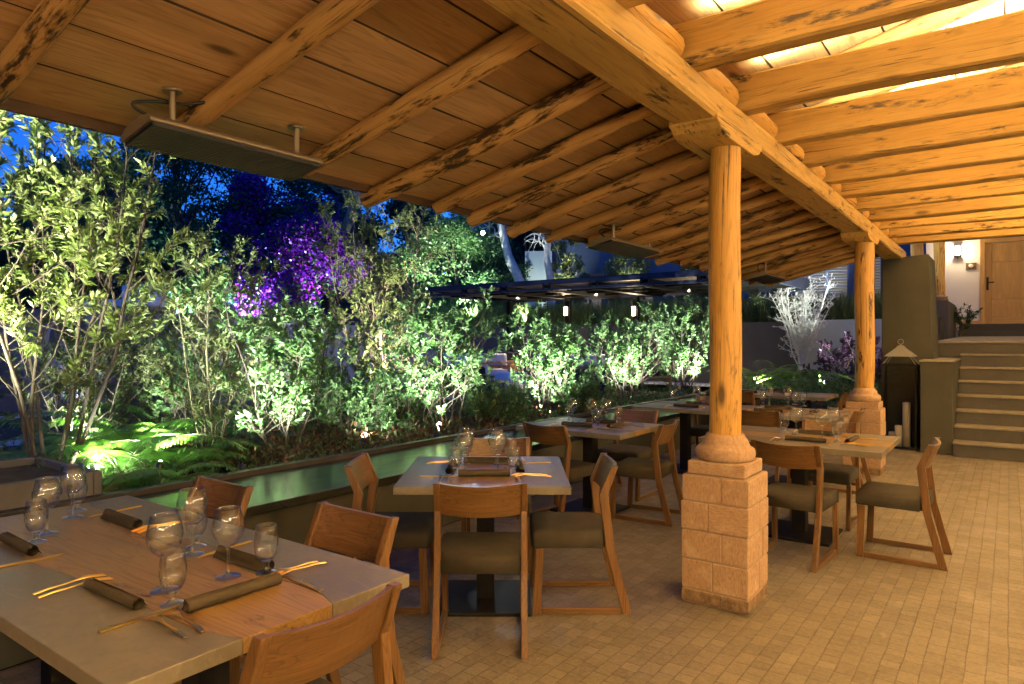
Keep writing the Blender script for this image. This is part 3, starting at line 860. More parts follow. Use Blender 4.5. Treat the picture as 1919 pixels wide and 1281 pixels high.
tab_st('dining_table', -1.95, -.69, 5.13, 6.10, 'grey table right of the near column with chairs on three sides', iw=.30, seed=12)
tab_st('dining_table', -3.50, -1.38, 7.12, 8.02, 'long table by the ledge directly behind the near column', iw=.28, posts=2, seed=15)
tab_st('dining_table', -3.50, -1.95, 9.65, 10.5, 'farthest long table in front of the white bare tree', iw=.28, posts=2, seed=19)

# chairs --------------------------------------------------------------------------------
chair_st(-1.395, 1.153, 'W', 'chair nearest the camera at the end of the near long table')
chair_st(-2.15, 1.885, 'S', 'right chair of the two on the far side of the near long table')
chair_st(-3.115, 1.883, 'S', 'left chair of the two on the far side of the near long table')
chair_st(-2.52, .26, 'N', 'chair at the left edge with only its seat corner and leg in view')
put_chair(-.153, 3.29 + .195, math.pi / 2, 'chair with its back square to the camera at the cornerwise table')
put_chair(.38, 3.965, math.pi, 'chair seen in right profile at the cornerwise table, left of the stone pedestal')
put_chair(-.72, 3.965, 0, 'chair seen in left profile at the cornerwise table, between it and the near table')
put_chair(-.10, 4.87 - .195, -math.pi / 2, 'chair behind the glasses on the far side of the cornerwise table')
chair_st(-3.12, 4.71, 'N', 'chair with its back to the camera at the square table by the ledge', -7)
chair_st(-2.30, 5.42, 'W', 'chair turned to the square table by the ledge, just left of the near column', 6)
chair_st(-3.02, 6.28, 'S', 'chair with violet sheen on its back at the far side of the square ledge table')
chair_st(-1.23, 4.80, 'N', 'chair with its back to the camera right beside the near stone pedestal', -4)
chair_st(-.405, 5.48, 'W', 'lone chair in profile on the open floor before the stair')
chair_st(-1.24, 6.36, 'S', 'chair facing the camera on the far side of the table right of the column')
chair_st(-2.05, 6.93, 'N', 'chair with its back to the camera at the table behind the near column')
chair_st(-1.20, 7.58, 'W', 'chair at the end of the table behind the column, in front of the far pedestal')
chair_st(-2.95, 8.3, 'S', 'chair on the far side of the long table behind the near column')
chair_st(-3.05, 9.45, 'N', 'chair with its back to the camera at the farthest table')
chair_st(-1.75, 10.1, 'W', 'chair at the right end of the farthest table by the purple shrub')

# tableware ------------------------------------------------------------------------------
def lathe_mesh(name, foot, bowl, n=32):
    m = MB(); m.lathe(foot, n, caps=True, mi=1); m.lathe(bowl, n, caps=False, mi=0)
    r, z = max(bowl, key=lambda p: p[1]); m.lathe([(r + .0011 * math.cos(a), z + .0011 * math.sin(a)) for a in [2 * math.pi * k / 6 for k in range(7)]], n, caps=False, mi=2)
    return m.mesh(name, [M['glass'], M['glass_solid'], M['glass_lip']])
wine_f = [(.039, .0004), (.040, .0015), (.039, .003), (.022, .006), (.008, .012), (.0045, .026), (.0042, .085), (.0055, .095), (.012, .1015)]
wine_b = [(.012, .102), (.020, .1045), (.034, .117), (.046, .137), (.0508, .158), (.0492, .178), (.0440, .200), (.0385, .222), (.0378, .2225), (.0372, .222), (.0428, .200), (.0480, .178), (.0496, .158), (.0450, .139), (.033, .119), (.019, .1065), (.001, .104)]
gob_f = [(.033, .0004), (.034, .0015), (.033, .004), (.018, .009), (.009, .017), (.0085, .030), (.012, .037), (.016, .0405)]
gob_b = [(.016, .041), (.024, .047), (.033, .064), (.0378, .090), (.0378, .112), (.0342, .138), (.0318, .155), (.0311, .1555), (.0305, .155), (.0330, .138), (.0366, .112), (.0366, .090), (.032, .066), (.022, .050), (.001, .045)]
ME_WINE, ME_GOB = lathe_mesh('wine_glass', wine_f, wine_b), lathe_mesh('water_goblet', gob_f, gob_b)
def knife_mesh():
    m = MB()
    out = [(-.110, -.0045), (-.02, -.0045), (0, -.004), (.01, -.008), (.05, -.0085), (.085, -.006), (.108, .003), (.11, .0055), (.01, .0058), (-.02, .0045), (-.110, .0048)]
    vs = [(x, y * 1.5, .001 + .0022 * (x < 0)) for x, y in out] + [(x, y * 1.5, .0065 if x < 0 else .0032) for x, y in out]
    n = len(out)
    m.add(vs, [tuple(range(n))[::-1], tuple(range(n, 2 * n))] + [(i, (i + 1) % n, (i + 1) % n + n, i + n) for i in range(n)])
    return m.mesh('table_knife', M['gold'])
def fork_mesh():
    m = MB()
    zc = lambda x: .0015 + .012 * max(0, min(1, (x + .02) / .06)) * (1 - max(0, (x - .05) / .06)) + .010 * math.exp(-((x + .04) / .05) ** 2) * .8
    def bar(pts):
        k = len(pts)
        vs = []
        for (x, y, w) in pts:
            z = zc(x)
            vs += [(x, y - w, z), (x, y + w, z), (x, y + w * .8, z + .003), (x, y - w * .8, z + .003)]
        fs = [(0, 1, 2, 3), (4 * k - 1, 4 * k - 2, 4 * k - 3, 4 * k - 4)]
        for i in range(k - 1):
            for j in range(4):
                a, b = i * 4 + j, i * 4 + (j + 1) % 4
                fs.append((a, a + 4, b + 4, b))
        m.add(vs, fs, None, 0, False)
    bar([(-.100, 0, .0062), (-.06, 0, .0055), (-.02, 0, .0036), (.01, 0, .0034), (.028, 0, .006), (.042, 0, .0115), (.056, 0, .012)])
    for y in (-.0096, -.0032, .0032, .0096):
        bar([(.0555, y, .0021), (.08, y, .0018), (.100, y, .0012)])
    return m.mesh('dinner_fork', M['gold'])
def napkin_mesh(squash=1.0, seed=0):
    m = MB(); N = 34; L = .285
    rings = []
    prof = []
    for k in range(N + 1):                   # outer turns of a loose roll
        a = 2 * math.pi * 2.2 * k / N; r = .0115 + .0085 * k / N
        prof.append((r * math.cos(a), .0205 * squash + r * math.sin(a) * squash))
    prof.append((.030, .0025))
    vs, gs, fs = [], [], []
    for x in [-L / 2 + L * i / 8 for i in range(9)]:
        for k, (y, z) in enumerate(prof):
            w = .0015 * noise.noise(Vector((x * 9 + seed, k * .2, seed)))
            vs.append((x, y + w, max(.0012, z + w))); gs.append((x, y, z))
    n = len(prof)
    for i in range(8):
        for k in range(n - 1):
            fs.append((i * n + k, i * n + k + 1, (i + 1) * n + k + 1, (i + 1) * n + k))
    m.add(vs, fs, gs, 0, True)
    return m.mesh('rolled_napkin', M['napkin'])
ME_KNIFE, ME_FORK = knife_mesh(), fork_mesh()
ME_NAP = [napkin_mesh(1, 0), napkin_mesh(.86, 3)]
ZT = .7505
rs = random.Random(5)
def setting(px, py, a, where, forks=2, knife=True, nap_in=.255, fork_spread=0.0, jit=.03):
    # px, py: middle of the table edge at the seat; a: direction in which the sitter looks
    f = Vector((math.cos(a), math.sin(a), 0)); r = Vector((f.y, -f.x, 0)); e = Vector((px, py, ZT))
    j = lambda: rs.uniform(-jit, jit)
    o = link('rolled_napkin', rs.choice(ME_NAP), None, e + f * nap_in, (0, 0, a - math.pi / 2 + j() * 2))
    tag(o, 'dark brown rolled napkin ' + where, 'napkin', 'rolled brown napkins')
    if knife:
        o = link('table_knife', ME_KNIFE, None, e + f * (.20 + j()) + r * (.20 + j() * .5), (0, 0, a + j() * 3))
        tag(o, 'gold knife ' + where, 'knife', 'gold table knives')
    for k in range(forks):
        o = link('dinner_fork', ME_FORK, None, e + f * (.20 + j() * .4) - r * (.185 + .034 * k + j() * .3), (0, 0, a + j() * 2 + fork_spread * (k - .5)))
        tag(o, ('inner' if k == 0 else 'outer') + ' gold fork ' + where, 'fork', 'gold dinner forks')
def edge(s, t): return W(s, t).x, W(s, t).y
DT = {1: 'near long table', 2: 'cornerwise table', 3: 'square ledge table', 4: 'table right of the column', 5: 'table behind the column', 6: 'farthest table'}
def at_seat(n, w): return 'at the %s seat of the %s' % (w, DT[n])
# the near long table: two on the near side, two on the far side, one at the end
setting(*edge(-2.10, .68), AD, at_seat(1, 'near side'), nap_in=.235)
setting(*edge(-2.88, .68), AD, at_seat(1, 'left edge'))
setting(*edge(-1.56, 1.13), AE + math.pi, at_seat(1, 'end'), nap_in=.26)
setting(*edge(-2.08, 1.58), AD + math.pi, at_seat(1, 'far right'))
setting(*edge(-2.95, 1.58), AD + math.pi, at_seat(1, 'far left'))
for px, py, a, w in ((-.153, 3.505, math.pi / 2, 'near'), (-.61, 3.965, 0, 'left'), (.305, 3.965, math.pi, 'right'), (-.153, 4.425, -math.pi / 2, 'far')):
    setting(px, py, a, at_seat(2, w))
for s, t, a, w in ((-3.05, 4.88, AD, 'near'), (-2.5, 5.31, AE + math.pi, 'right'), (-3.0, 5.74, AD + math.pi, 'far')):
    setting(*edge(s, t), a, at_seat(3, w))
for s, t, a, w in ((-1.23, 5.13, AD, 'near'), (-.69, 5.6, AE + math.pi, 'right end'), (-1.24, 6.10, AD + math.pi, 'far')):
    setting(*edge(s, t), a, at_seat(4, w))
for s, t, a, w in ((-2.95, 7.12, AD, 'near left'), (-2.05, 7.12, AD, 'near right'), (-2.95, 8.02, AD + math.pi, 'far left'), (-1.38, 7.58, AE + math.pi, 'end'), (-2.05, 8.02, AD + math.pi, 'far right')):
    setting(*edge(s, t), a, at_seat(5, w), forks=1)
for s, t, a, w in ((-3.05, 9.65, AD, 'near'), (-2.7, 10.5, AD + math.pi, 'far')):
    setting(*edge(s, t), a, at_seat(6, w), forks=1)
# glasses, by their feet
def glass(kind, u, v, label):
    p = ground(u, v, .75)
    o = link('wine_glass' if kind == 'w' else 'water_goblet', ME_WINE if kind == 'w' else ME_GOB, None, (p.x, p.y, ZT), (0, 0, rs.uniform(0, 6)))
    k = rs.uniform(.97, 1.03); o.scale = (k, k, k)
    tag(o, label, 'wine glass' if kind == 'w' else 'goblet', 'large wine glasses' if kind == 'w' else 'short stemmed water goblets')
G1 = [('w', 309, 1107, 'largest looking wine glass, above the napkin at the near seat of the near long table'), ('g', 324, 1133, 'goblet in front of the largest wine glass on the near long table'),
      ('w', 428, 1081, 'wine glass standing alone in the middle of the wood inlay of the near table'), ('g', 499, 1074, 'goblet by the knife at the right corner of the near long table'),
      ('w', 360, 1040, 'wine glass behind the pair on the inlay of the near table'), ('g', 368, 1025, 'goblet hidden behind the rear wine glass of the near table inlay'),
      ('g', 68, 1017, 'leftmost goblet on the near long table'), ('w', 88, 1001, 'wine glass behind the leftmost goblet of the near long table'),
      ('w', 136, 970, 'wine glass at the ledge end of the near table before the planter'), ('g', 145, 958, 'goblet behind the wine glass at the ledge end of the near table')]
G2 = [('g', 853, 890, 'front goblet of the left cluster on the cornerwise table'), ('w', 870.5, 884, 'wine glass in the left cluster on the cornerwise table'), ('g', 862, 871, 'rear goblet of the left cluster on the cornerwise table'), ('w', 874, 869, 'rear wine glass of the left cluster on the cornerwise table'),
      ('w', 933.5, 886, 'wine glass in the right cluster on the cornerwise table'), ('g', 963, 890, 'front goblet of the right cluster on the cornerwise table'), ('w', 930, 873, 'rear wine glass of the right cluster on the cornerwise table'), ('g', 958, 870, 'rear goblet of the right cluster on the cornerwise table')]
G3 = [('g', 1066, 789, 'left goblet on the square ledge table'), ('w', 1073.5, 791, 'leftmost wine glass on the square ledge table'), ('w', 1110, 795, 'middle wine glass on the square ledge table'), ('g', 1120.5, 799, 'goblet in the middle of the square ledge table'), ('w', 1136, 792, 'right wine glass on the square ledge table'), ('g', 1160, 791, 'right goblet on the square ledge table')]
G4 = [('g', 1470, 810, 'left goblet on the table right of the column'), ('w', 1492, 814, 'left wine glass on the table right of the column'), ('w', 1541, 823, 'front wine glass on the table right of the column'), ('w', 1561, 817, 'rear wine glass on the table right of the column'), ('g', 1568.6, 827, 'front goblet on the table right of the column'), ('g', 1582, 814, 'right goblet on the table right of the column')]
G5 = [('g', 1259, 752, 'leftmost goblet on the table behind the column'), ('w', 1269.6, 754, 'leftmost wine glass on the table behind the column'), ('w', 1305.5, 757, 'wine glass close left of the near column shaft'), ('g', 1318, 759, 'goblet touching the near column shaft on its left'),
      ('g', 1430, 760, 'goblet close right of the near column on the table behind it'), ('w', 1442, 761, 'wine glass right of the column on the table behind it'), ('w', 1476.6, 761, 'wine glass before the white tree on the table behind the column'), ('g', 1490, 758, 'middle goblet before the white tree on the table behind the column'), ('g', 1506, 761, 'rightmost goblet on the table behind the column')]
G6 = [('w', 1417, 732, 'left wine glass on the farthest table'), ('g', 1428, 733, 'goblet on the farthest table'), ('w', 1395, 730, 'wine glass hard by the near column on the farthest table')]
for G in (G1, G2, G3, G4, G5, G6):
    for x in G: glass(*x)

# heaters ------------------------------------------------------------------------------
def heater(s, t0, L, label, wdt=.255, tilt=R(8)):
    t = t0 + L / 2; zc = 2.385
    root = empty('radiant_heater', W(s, t, zc), RZ, label, 'heater', 'radiant heaters hung under the boarded soffit')
    m = MB()
    prof = [(-wdt / 2, -.028), (-wdt / 2, .0), (-wdt * .36, .020), (-wdt * .2, .028), (wdt * .2, .028), (wdt * .42, .020), (wdt / 2, .0), (wdt / 2, -.012)]
    prof = [(x, z + x * math.tan(tilt)) for x, z in prof]
    m.prism(prof, 1, -L / 2, L / 2); m.build('housing', M['heater'], root, .004)
    m = MB(); n = 15
    for i in range(n):
        x = -wdt / 2 + .018 + (wdt - .036) * i / (n - 1); z = -.034 + x * math.tan(tilt) + .012 * (i / (n - 1))
        m.box2((x - .0075, -L / 2 + .015, z - .006), (x + .0075, L / 2 - .015, z + .012))
    m.build('grille', M['heater_dark'], root)
    for q in (-.36, .36):
        m = MB(); top = ZC(s) - zc + .0
        m.tube([(.07, q * L, .04), (.07, q * L, top + .016)], .014, 10); m.lathe([(.04, top - .012), (.042, top - .002), (.001, top - .001)], 18, (.07, q * L, .016)); m.build('rod', M['heater'], root)
    m = MB(); top = ZC(s) - zc
    m.tube([(0, -.36 * L - .03 - .10 * math.sin(q * 3.14), .05 + (top - .08) * q) for q in [k / 10 for k in range(11)]] + [(.06, -.36 * L + .06, top - .03), (.20, -.36 * L + .16, top - .01)] + [(.20 + .12 * q, -.36 * L + .165 + .008 * math.sin(q), top - .012 + .027 * q) for q in range(1, 10)], .007, 8); m.build('cable', M['black'], root)
heater(-2.92, 1.36, .86, 'large radiant heater nearest the camera under the eave')
heater(-2.95, 5.35, 1.05, 'radiant heater half way along the soffit left of the column')
heater(-2.75, 9.4, .95, 'far radiant heater seen past the near column')

# lantern with candles in front of the pier -----------------------------------------------
lp = at(1688, 9.62)
ln = empty('floor_lantern', (lp.x, lp.y, 0), RZ, 'tall black framed lantern with a pyramid roof before the dark pier', 'lantern')
m = MB(); h = .205; zt = 1.16
for x in (-h, h):
    for y in (-h, h):
        m.box2((x - .011, y - .011, .0), (x + .011, y + .011, zt))
for z in (.02, zt):
    for q in (-h, h):
        m.box2((-h, q - .012, z - .013), (h, q + .012, z + .013)); m.box2((q - .0125, -h, z - .0125), (q + .0125, h, z + .0125))
m.box2((-h, -h, .0), (h, h, .012))
m.tube([(h, -h, zt), (h, h, .03)], .009, 6); m.tube([(h, h, zt), (h, -h, .03)], .009, 6); m.tube([(-h, -h, zt), (-h, h, .03)], .009, 6); m.tube([(-h, h, zt), (-h, -h, .03)], .009, 6)
m.build('frame', M['steel'], ln)
m = MB(); q = .19
m.add([(-q, -q, zt + .12), (q, -q, zt + .12), (q, q, zt + .12), (-q, q, zt + .12), (0, 0, zt + .29)], [(0, 1, 4), (1, 2, 4), (2, 3, 4), (3, 0, 4), (3, 2, 1, 0)])
for x in (-1, 1):
    for y in (-1, 1): m.tube([(x * h, y * h, zt), (x * .03, y * .03, zt + .27)], .006, 6)
m.tube([(.035 * math.cos(a), 0, zt + .325 + .035 * math.sin(a)) for a in [2 * math.pi * k / 16 for k in range(17)]], .005, 6, False)
m.build('roof', plain('lantern_roof_paint', (.19, .19, .19), .5, var=.05), ln)
m = MB()
for q in (-h, h):
    m.add([(-h, q, .03), (h, q, .03), (h, q, zt - .02), (-h, q, zt - .02)], [(0, 1, 2, 3)]); m.add([(q, -h, .03), (q, h, .03), (q, h, zt - .02), (q, -h, zt - .02)], [(0, 1, 2, 3)])
m.build('pane', M['pane'], ln)
for x, y, r, hh, lab in ((.07, .02, .05, .62, 'tallest white candle inside the floor lantern'), (-.02, -.07, .045, .30, 'short white candle at the front of the floor lantern'), (-.1, .08, .06, .19, 'squat white candle at the left inside the floor lantern')):
    p = Matrix.Rotation(RZ, 3, 'Z') @ Vector((x, y, 0))
    m = MB(); m.lathe([(.001, .0), (r, 0), (r, hh - .006), (r - .006, hh), (.012, hh - .006), (.001, hh - .006)], 24)
    m.tube([(0, 0, hh - .006), (.002, 0, hh + .012)], .002, 6)
    o = m.build('pillar_candle', M['candle'], None, loc=(lp.x + p.x, lp.y + p.y, .0125)); tag(o, lab, 'candle', 'white pillar candles in the lantern')

# ------------------------------------------------------------------ planting
def branch(mm, p, d, L, r0, rng, up=.25, seg=6, curl=.18):
    pts, rad = [Vector(p)], [r0]
    d = Vector(d).normalized()
    for k in range(seg):
        d = (d + Vector(rng.normal(size=3)) * curl + Vector((0, 0, up * .35))).normalized()
        pts.append(pts[-1] + d * (L / seg)); rad.append(r0 * (1 - .72 * (k + 1) / seg))
    mm.tube(pts, rad, 6, True)
    return pts, d
def shrub(name, base, height, spread, label, cat, group, mats, seed, stems=5, subs=7, twigs=3, leaf=.06, width=.42, per=9, lean=(0, 0), clear=.2, up=.35, bush=1.0):
    """a multi-stemmed shrub: stems, side branches, twigs with leaves in whorls towards the tips"""
    rng = np.random.default_rng(seed)
    root = empty(name, base, 0, label, cat, group)
    mm = MB(); P, D = [], []
    for i in range(stems):
        a = 2 * math.pi * (i + rng.uniform(-.3, .3)) / stems
        out = Vector((math.cos(a), math.sin(a), 0)) * rng.uniform(.25, .9) * spread / height
        st = Vector((math.cos(a), math.sin(a), 0)) * .04 * spread
        hgt = height * rng.uniform(.72, 1.0) * (1.0 if i else 1.02)
        pts, d = branch(mm, st, out + Vector((lean[0], lean[1], 1)), hgt, .005 + .0034 * height, rng, up, 9, .07)
        for j in range(int(subs * 1.35)):
            q = clear + (1 - clear) * (j + rng.uniform(0, 1)) / int(subs * 1.35)
            k = min(int(q * 9), 8); p = pts[k].lerp(pts[k + 1], q * 9 - k)
            b = rng.uniform(0, 6.283); rad = Vector((math.cos(b), math.sin(b), 0))
            L = spread * .62 * (1.05 - .6 * q) * rng.uniform(.6, 1.2) * bush
            sp, sd = branch(mm, p, rad + Vector((0, 0, rng.uniform(.25, 1.0))), L, .0048, rng, up, 5, .16)
            for w in range(twigs + 1):
                z = rng.uniform(.35, 1.0) if w else 1.0
                kk = min(int(z * 5), 4); tp = sp[kk].lerp(sp[kk + 1], z * 5 - kk)
                td = (Vector(rng.normal(size=3)) * .55 + sd + Vector((0, 0, .5))).normalized()
                TL = leaf * rng.uniform(2.0, 3.6)
                if w: mm.tube([tp, tp + td * TL * .6, tp + td * TL + Vector((0, 0, .01))], [.003, .0025, .0015], 4, False)
                e = tp + td * TL if w else tp
                for n in range(int(per * 2.5)):
                    f = rng.uniform(.15, 1.0) ** .7
                    P.append(e - td * TL * (1 - f)); dd = Vector(rng.normal(size=3)); dd = (dd - td * dd.dot(td)).normalized() * (1.1 - .5 * f) + td * (.55 + .5 * f)
                    D.append(dd)
        for n in range(per * 2):
            P.append(pts[-1] - Vector((0, 0, rng.uniform(0, leaf * 3)))); D.append(Vector(rng.normal(size=3)) + Vector((0, 0, .6)))
    mm.build('stem', mats[1], root)
    v, f, r = leaf_arrays(np.array(P), np.array(D), leaf, width, rng)
    link('foliage', np_mesh('foliage', v, f, mats[0], r), root)
    return root
def fern(loc, size, label, seed, n=11, mat=None, group='green ferns in the garden bed', tilt=.9):
    rng = np.random.default_rng(seed)
    root = empty('fern', loc, 0, label, 'fern', group)
    V, Fc, Rn, o = [], [], [], 0
    mm = MB()
    for i in range(n):
        a = 2 * math.pi * (i + rng.uniform(-.35, .35)) / n
        h = Vector((math.cos(a), math.sin(a), 0)); L = size * rng.uniform(.75, 1.15); el = rng.uniform(.75, 1.45) * tilt
        pts = []
        p = Vector((0, 0, .02)); ang = el
        K = 22
        for k in range(K + 1):
            pts.append(p.copy()); p = p + (h * math.cos(ang) + Vector((0, 0, 1)) * math.sin(ang)) * (L / K); ang -= (1.5 + .5 * rng.uniform()) / K
        mm.tube(pts, [.004 * (1 - .8 * k / K) for k in range(K + 1)], 4, False)
        P, D, S = [], [], []
        sd = h.cross(Vector((0, 0, 1)))
        for k in range(3, K):
            for sgn in (-1, 1):
                for half in (0, .5):
                    q = (k + half) / K
                    pk = pts[k].lerp(pts[k + 1], half); d = (pts[k + 1] - pts[k]).normalized()
                    P.append(pk); D.append(sd * sgn + d * .45 - Vector((0, 0, .12))); S.append(math.sin(min(1, q * 1.15) * 3.0) ** .7 * .20 * size + .015)
        P, D = np.array(P), np.array(D); d = norm(D); m_ = len(P)
        S = np.array(S)[:, None] * rng.uniform(.85, 1.1, (m_, 1))
        ax = np.tile(np.array(h)[None], (m_, 1)); ax = norm(ax - d * np.sum(ax * d, 1, keepdims=True))
        w = S * .045 + .0022
        v = np.stack([P - ax * w, P + d * S * .5 - ax * w * 1.2, P + d * S - np.array([0, 0, 1]) * S * .18, P + d * S * .5 + ax * w * 1.2], 1).reshape(-1, 3)
        V.append(v); Fc.append((np.arange(m_) * 4)[:, None] + np.array([[0, 1, 2, 3]]) + o); o += len(v); Rn.append(np.repeat(rng.uniform(0, 1, m_), 4))
    mm.build('stalk', M['stem'], root)
    link('frond', np_mesh('frond', np.concatenate(V), np.concatenate(Fc), mat or M['fern'], np.concatenate(Rn)), root)
    return root
def uplight(loc, power, aim=(0, 0, 1), size=75, color=COOL, label=None, blend=.9):
    root = empty('garden_uplight', loc, 0, label, 'garden light', 'small black garden uplights')
    d = Vector(aim).normalized()
    m = MB(); m.tube([(0, 0, -.12), (0, 0, .02)], .008, 6); m.tube([Vector((0, 0, .02)), Vector((0, 0, .02)) + d * .07], [.03, .036], 14); m.build('housing', M['black'], root)
    l_ = lamp('uplight_lamp', 'SPOT', d * .10 + Vector((0, 0, .02)), power, color, d, root, spot_size=R(size), spot_blend=blend, shadow_soft_size=.03)
    return root
GS = 'clipped shrubs along the garden side of the ledge'
GM = (M['leaf_green'], M['darkbark'])
p = on_s(92, -5.75, .42)
shrub('garden_shrub', p, 3.45, 1.75, 'largest shrub at the left edge with pale olive leaves, rising past the eave', 'shrub', GS, (M['leaf_big'], M['darkbark']), 21, 8, 13, 3, .07, .34, 11, (.08, .02), .22, .35, 1.0)
p = on_s(400, -5.9, .3)
shrub('garden_shrub', p, 2.45, .95, 'slim upright olive leaved shrub between the big left shrub and the broad one', 'shrub', GS, (M['leaf_feather'], M['stem']), 22, 6, 11, 3, .05, .36, 9, (0, 0), .15, .4, .9)
p = on_s(525, -5.3, .3)
shrub('garden_shrub', p, 1.62, 1.15, 'broad dark green shrub left of the red ground cover', 'shrub', GS, GM, 23, 6, 9, 3, .062, .42, 9, (.05, 0), .12, .3, 1.0)
p = on_s(350, -6.9, .3)
shrub('garden_shrub', p, 1.15, .8, 'low bright green shrub among the ferns at the left', 'shrub', GS, GM, 43, 5, 7, 3, .055, .42, 8, (0, 0), .1, .3, 1.0)
p = on_s(835, -5.35, .3)
shrub('garden_shrub', p, 1.62, 1.35, 'open branched shrub with bare lit stems left of the dining table glasses', 'shrub', GS, GM, 24, 6, 10, 3, .062, .42, 9, (0, 0), .28, .3, 1.0)
p = on_s(1018, -5.35, .3)
shrub('garden_shrub', p, 1.42, 1.25, 'round leafy shrub before the white lounge sofa', 'shrub', GS, GM, 25, 7, 11, 3, .062, .42, 9, (0, 0), .12, .3, 1.0)
p = on_s(1168, -5.3, .3)
shrub('garden_shrub', p, 1.66, 1.5, 'full shrub behind the square ledge table, third from the near column', 'shrub', GS, GM, 26, 7, 12, 3, .06, .42, 9, (0, 0), .1, .35, 1.0)
p = on_s(1282, -5.3, .3)
shrub('garden_shrub', p, 1.98, 1.45, 'tall shrub just left of the near column shaft', 'shrub', GS, GM, 27, 7, 12, 3, .06, .42, 9, (0, 0), .1, .35, 1.0)
p = at(718, 11.6, .1)
shrub('feathery_tree', p, 3.75, 1.75, 'feathery olive green young tree behind the red ground cover', 'tree', None, (M['leaf_feather'], M['bark']), 28, 7, 22, 4, .065, .26, 11, (0, 0), .1, .45, .85)
for u, s, h, w, sd, lab in ((285, -7.6, 1.5, 1.5, 51, 'soft feathery shrub in front of the stone wall, left'), (470, -7.9, 1.7, 1.5, 52, 'feathery shrub before the pool, behind the broad shrub'), (610, -6.6, 1.0, 1.0, 53, 'small dark shrub at the end of the red ground cover'),
        (215, -8.3, 1.9, 1.7, 57, 'tall soft shrub before the stone wall, under the daybed'), (150, -7.4, 1.5, 1.6, 58, 'shrub filling the bed behind the big left shrub'), (560, -7.4, 1.9, 1.6, 59, 'soft shrub right of the broad shrub, before the slatted gate'), (670, -5.9, .75, .9, 61, 'low green shrub rising from the red ground cover'), (760, -5.7, .8, .9, 62, 'low green shrub left of the open branched shrub'), (925, -5.2, .62, .8, 63, 'low green shrub at the rim between the open and the round shrub'), (1085, -5.0, .6, .8, 65, 'low green shrub at the rim right of the round shrub')):
    shrub('garden_shrub', on_s(u, s, .28), h, w, lab, 'shrub', GS, (M['leaf_feather' if sd < 53 or 56 < sd < 60 else 'leaf_green'], M['darkbark']), sd, 6, 9, 3, .052, .38, 9, (0, 0), .08, .3, 1.0)
# white bare tree
p = at(1503, 16.6, .3)
def bare_tree(p):
    rng = np.random.default_rng(5)
    root = empty('bare_tree', p, 0, 'floodlit white bare tree between the two columns', 'tree')
    mm = MB(); P, D = [], []
    tp = [Vector((0, 0, 0)), Vector((.01, 0, .3)), Vector((-.01, 0, .62))]
    mm.tube(tp, [.05, .042, .036], 8)
    for i in range(24):
        a = i * 2.4; q = rng.uniform(0, 1)
        sp = rng.uniform(.05, .36)
        pts, d = branch(mm, tp[-1] - Vector((0, 0, rng.uniform(0, .25))), Vector((math.cos(a) * sp, math.sin(a) * sp, 1)), rng.uniform(1.7, 2.75) * (1.0 - .35 * sp), .02, rng, .3, 10, .12)
        for j in range(12):
            k = rng.integers(2, 10); b = rng.uniform(0, 6.28)
            sp2, d2 = branch(mm, pts[k], Vector((math.cos(b), math.sin(b), rng.uniform(.2, 1.2))), rng.uniform(.2, .55), .007, rng, .2, 4, .25)
            for e in range(4):
                kk = rng.integers(1, 5); c = Vector(rng.normal(size=3)); c.z = abs(c.z)
                q = sp2[kk] + c.normalized() * rng.uniform(.06, .16); mm.tube([sp2[kk], q], [.004, .002], 4, False)
                for n in range(4):
                    P.append(sp2[kk].lerp(q, rng.uniform(.3, 1))); D.append(Vector(rng.normal(size=3)))
    mm.build('trunk', M['whitetwig'], root)
    v, f, r = leaf_arrays(np.array(P), np.array(D), .04, .5, rng)
    link('crown', np_mesh('crown', v, f, M['leaf_white'], r), root)
bare_tree(p)
# purple leaved shrub behind the far column, small pot plant by the door
p = at(1600, 15.0, .3)
shrub('purple_shrub', p, 1.25, 1.5, 'purple leaved shrub behind the far column', 'shrub', None, (M['leaf_purple'], M['bark']), 31, 8, 9, 3, .06, .5, 9, (0, 0), .05, .2, 1.0)
p = at(1660, 14.6, .3)
shrub('purple_shrub', p, 1.15, 1.1, 'dark purple shrub between far column and pier', 'shrub', None, (M['leaf_purple'], M['bark']), 32, 6, 8, 3, .06, .5, 9, (0, 0), .05, .2, 1.0)
p = W(-.95, 19.0, 1.6)
shrub('door_plant', p, .62, .5, 'small leafy plant on the landing below the white wall', 'plant', None, (M['leaf_dark'], M['stem']), 33, 4, 5, 2, .07, .42, 6, (0, 0), .1, .2, 1.0)
# ferns
for i, (u, s, sz, z, lab) in enumerate([(262, -6.3, 1.25, .32, 'large bright fern below the stone wall'), (205, -5.5, .6, .32, 'fern beside the reddish rocks'), (305, -5.2, .62, .32, 'low fern hanging over the purple gravel'), (395, -4.95, .42, .32, 'small fern against the ledge rim'), (168, -6.8, 1.2, .32, 'fern behind the big left shrub'),
        (335, -7.2, 1.2, .32, 'fern in front of the pool'), (455, -6.4, .75, .32, 'fern between the slim and the broad shrub'), (40, -6.6, .8, .32, 'fern at the left edge behind the planter'), (228, -5.9, 1.1, .32, 'fern with long fronds right of the planter'), (350, -5.75, .8, .32, 'fern left of the slim shrub'), (300, -6.9, 1.3, .32, 'tall fern before the dark wall'), (130, -6.2, 1.0, .32, 'fern under the big left shrub')]):
    fern(on_s(u, s, z), sz, lab, 60 + i)
for i, (u, d, sz, lab) in enumerate([(1400, 14.0, 1.2, 'bright fern directly right of the near column'), (1470, 15.0, 1.5, 'fern left of the white tree trunk'), (1553, 15.2, 1.5, 'fern right of the white tree trunk'), (1440, 16.0, 1.5, 'fern before the pale wall end'), (1585, 13.6, .7, 'fern at the foot of the far pedestal')]):
    fern(at(u, d, .32), sz, lab, 80 + i, 13)
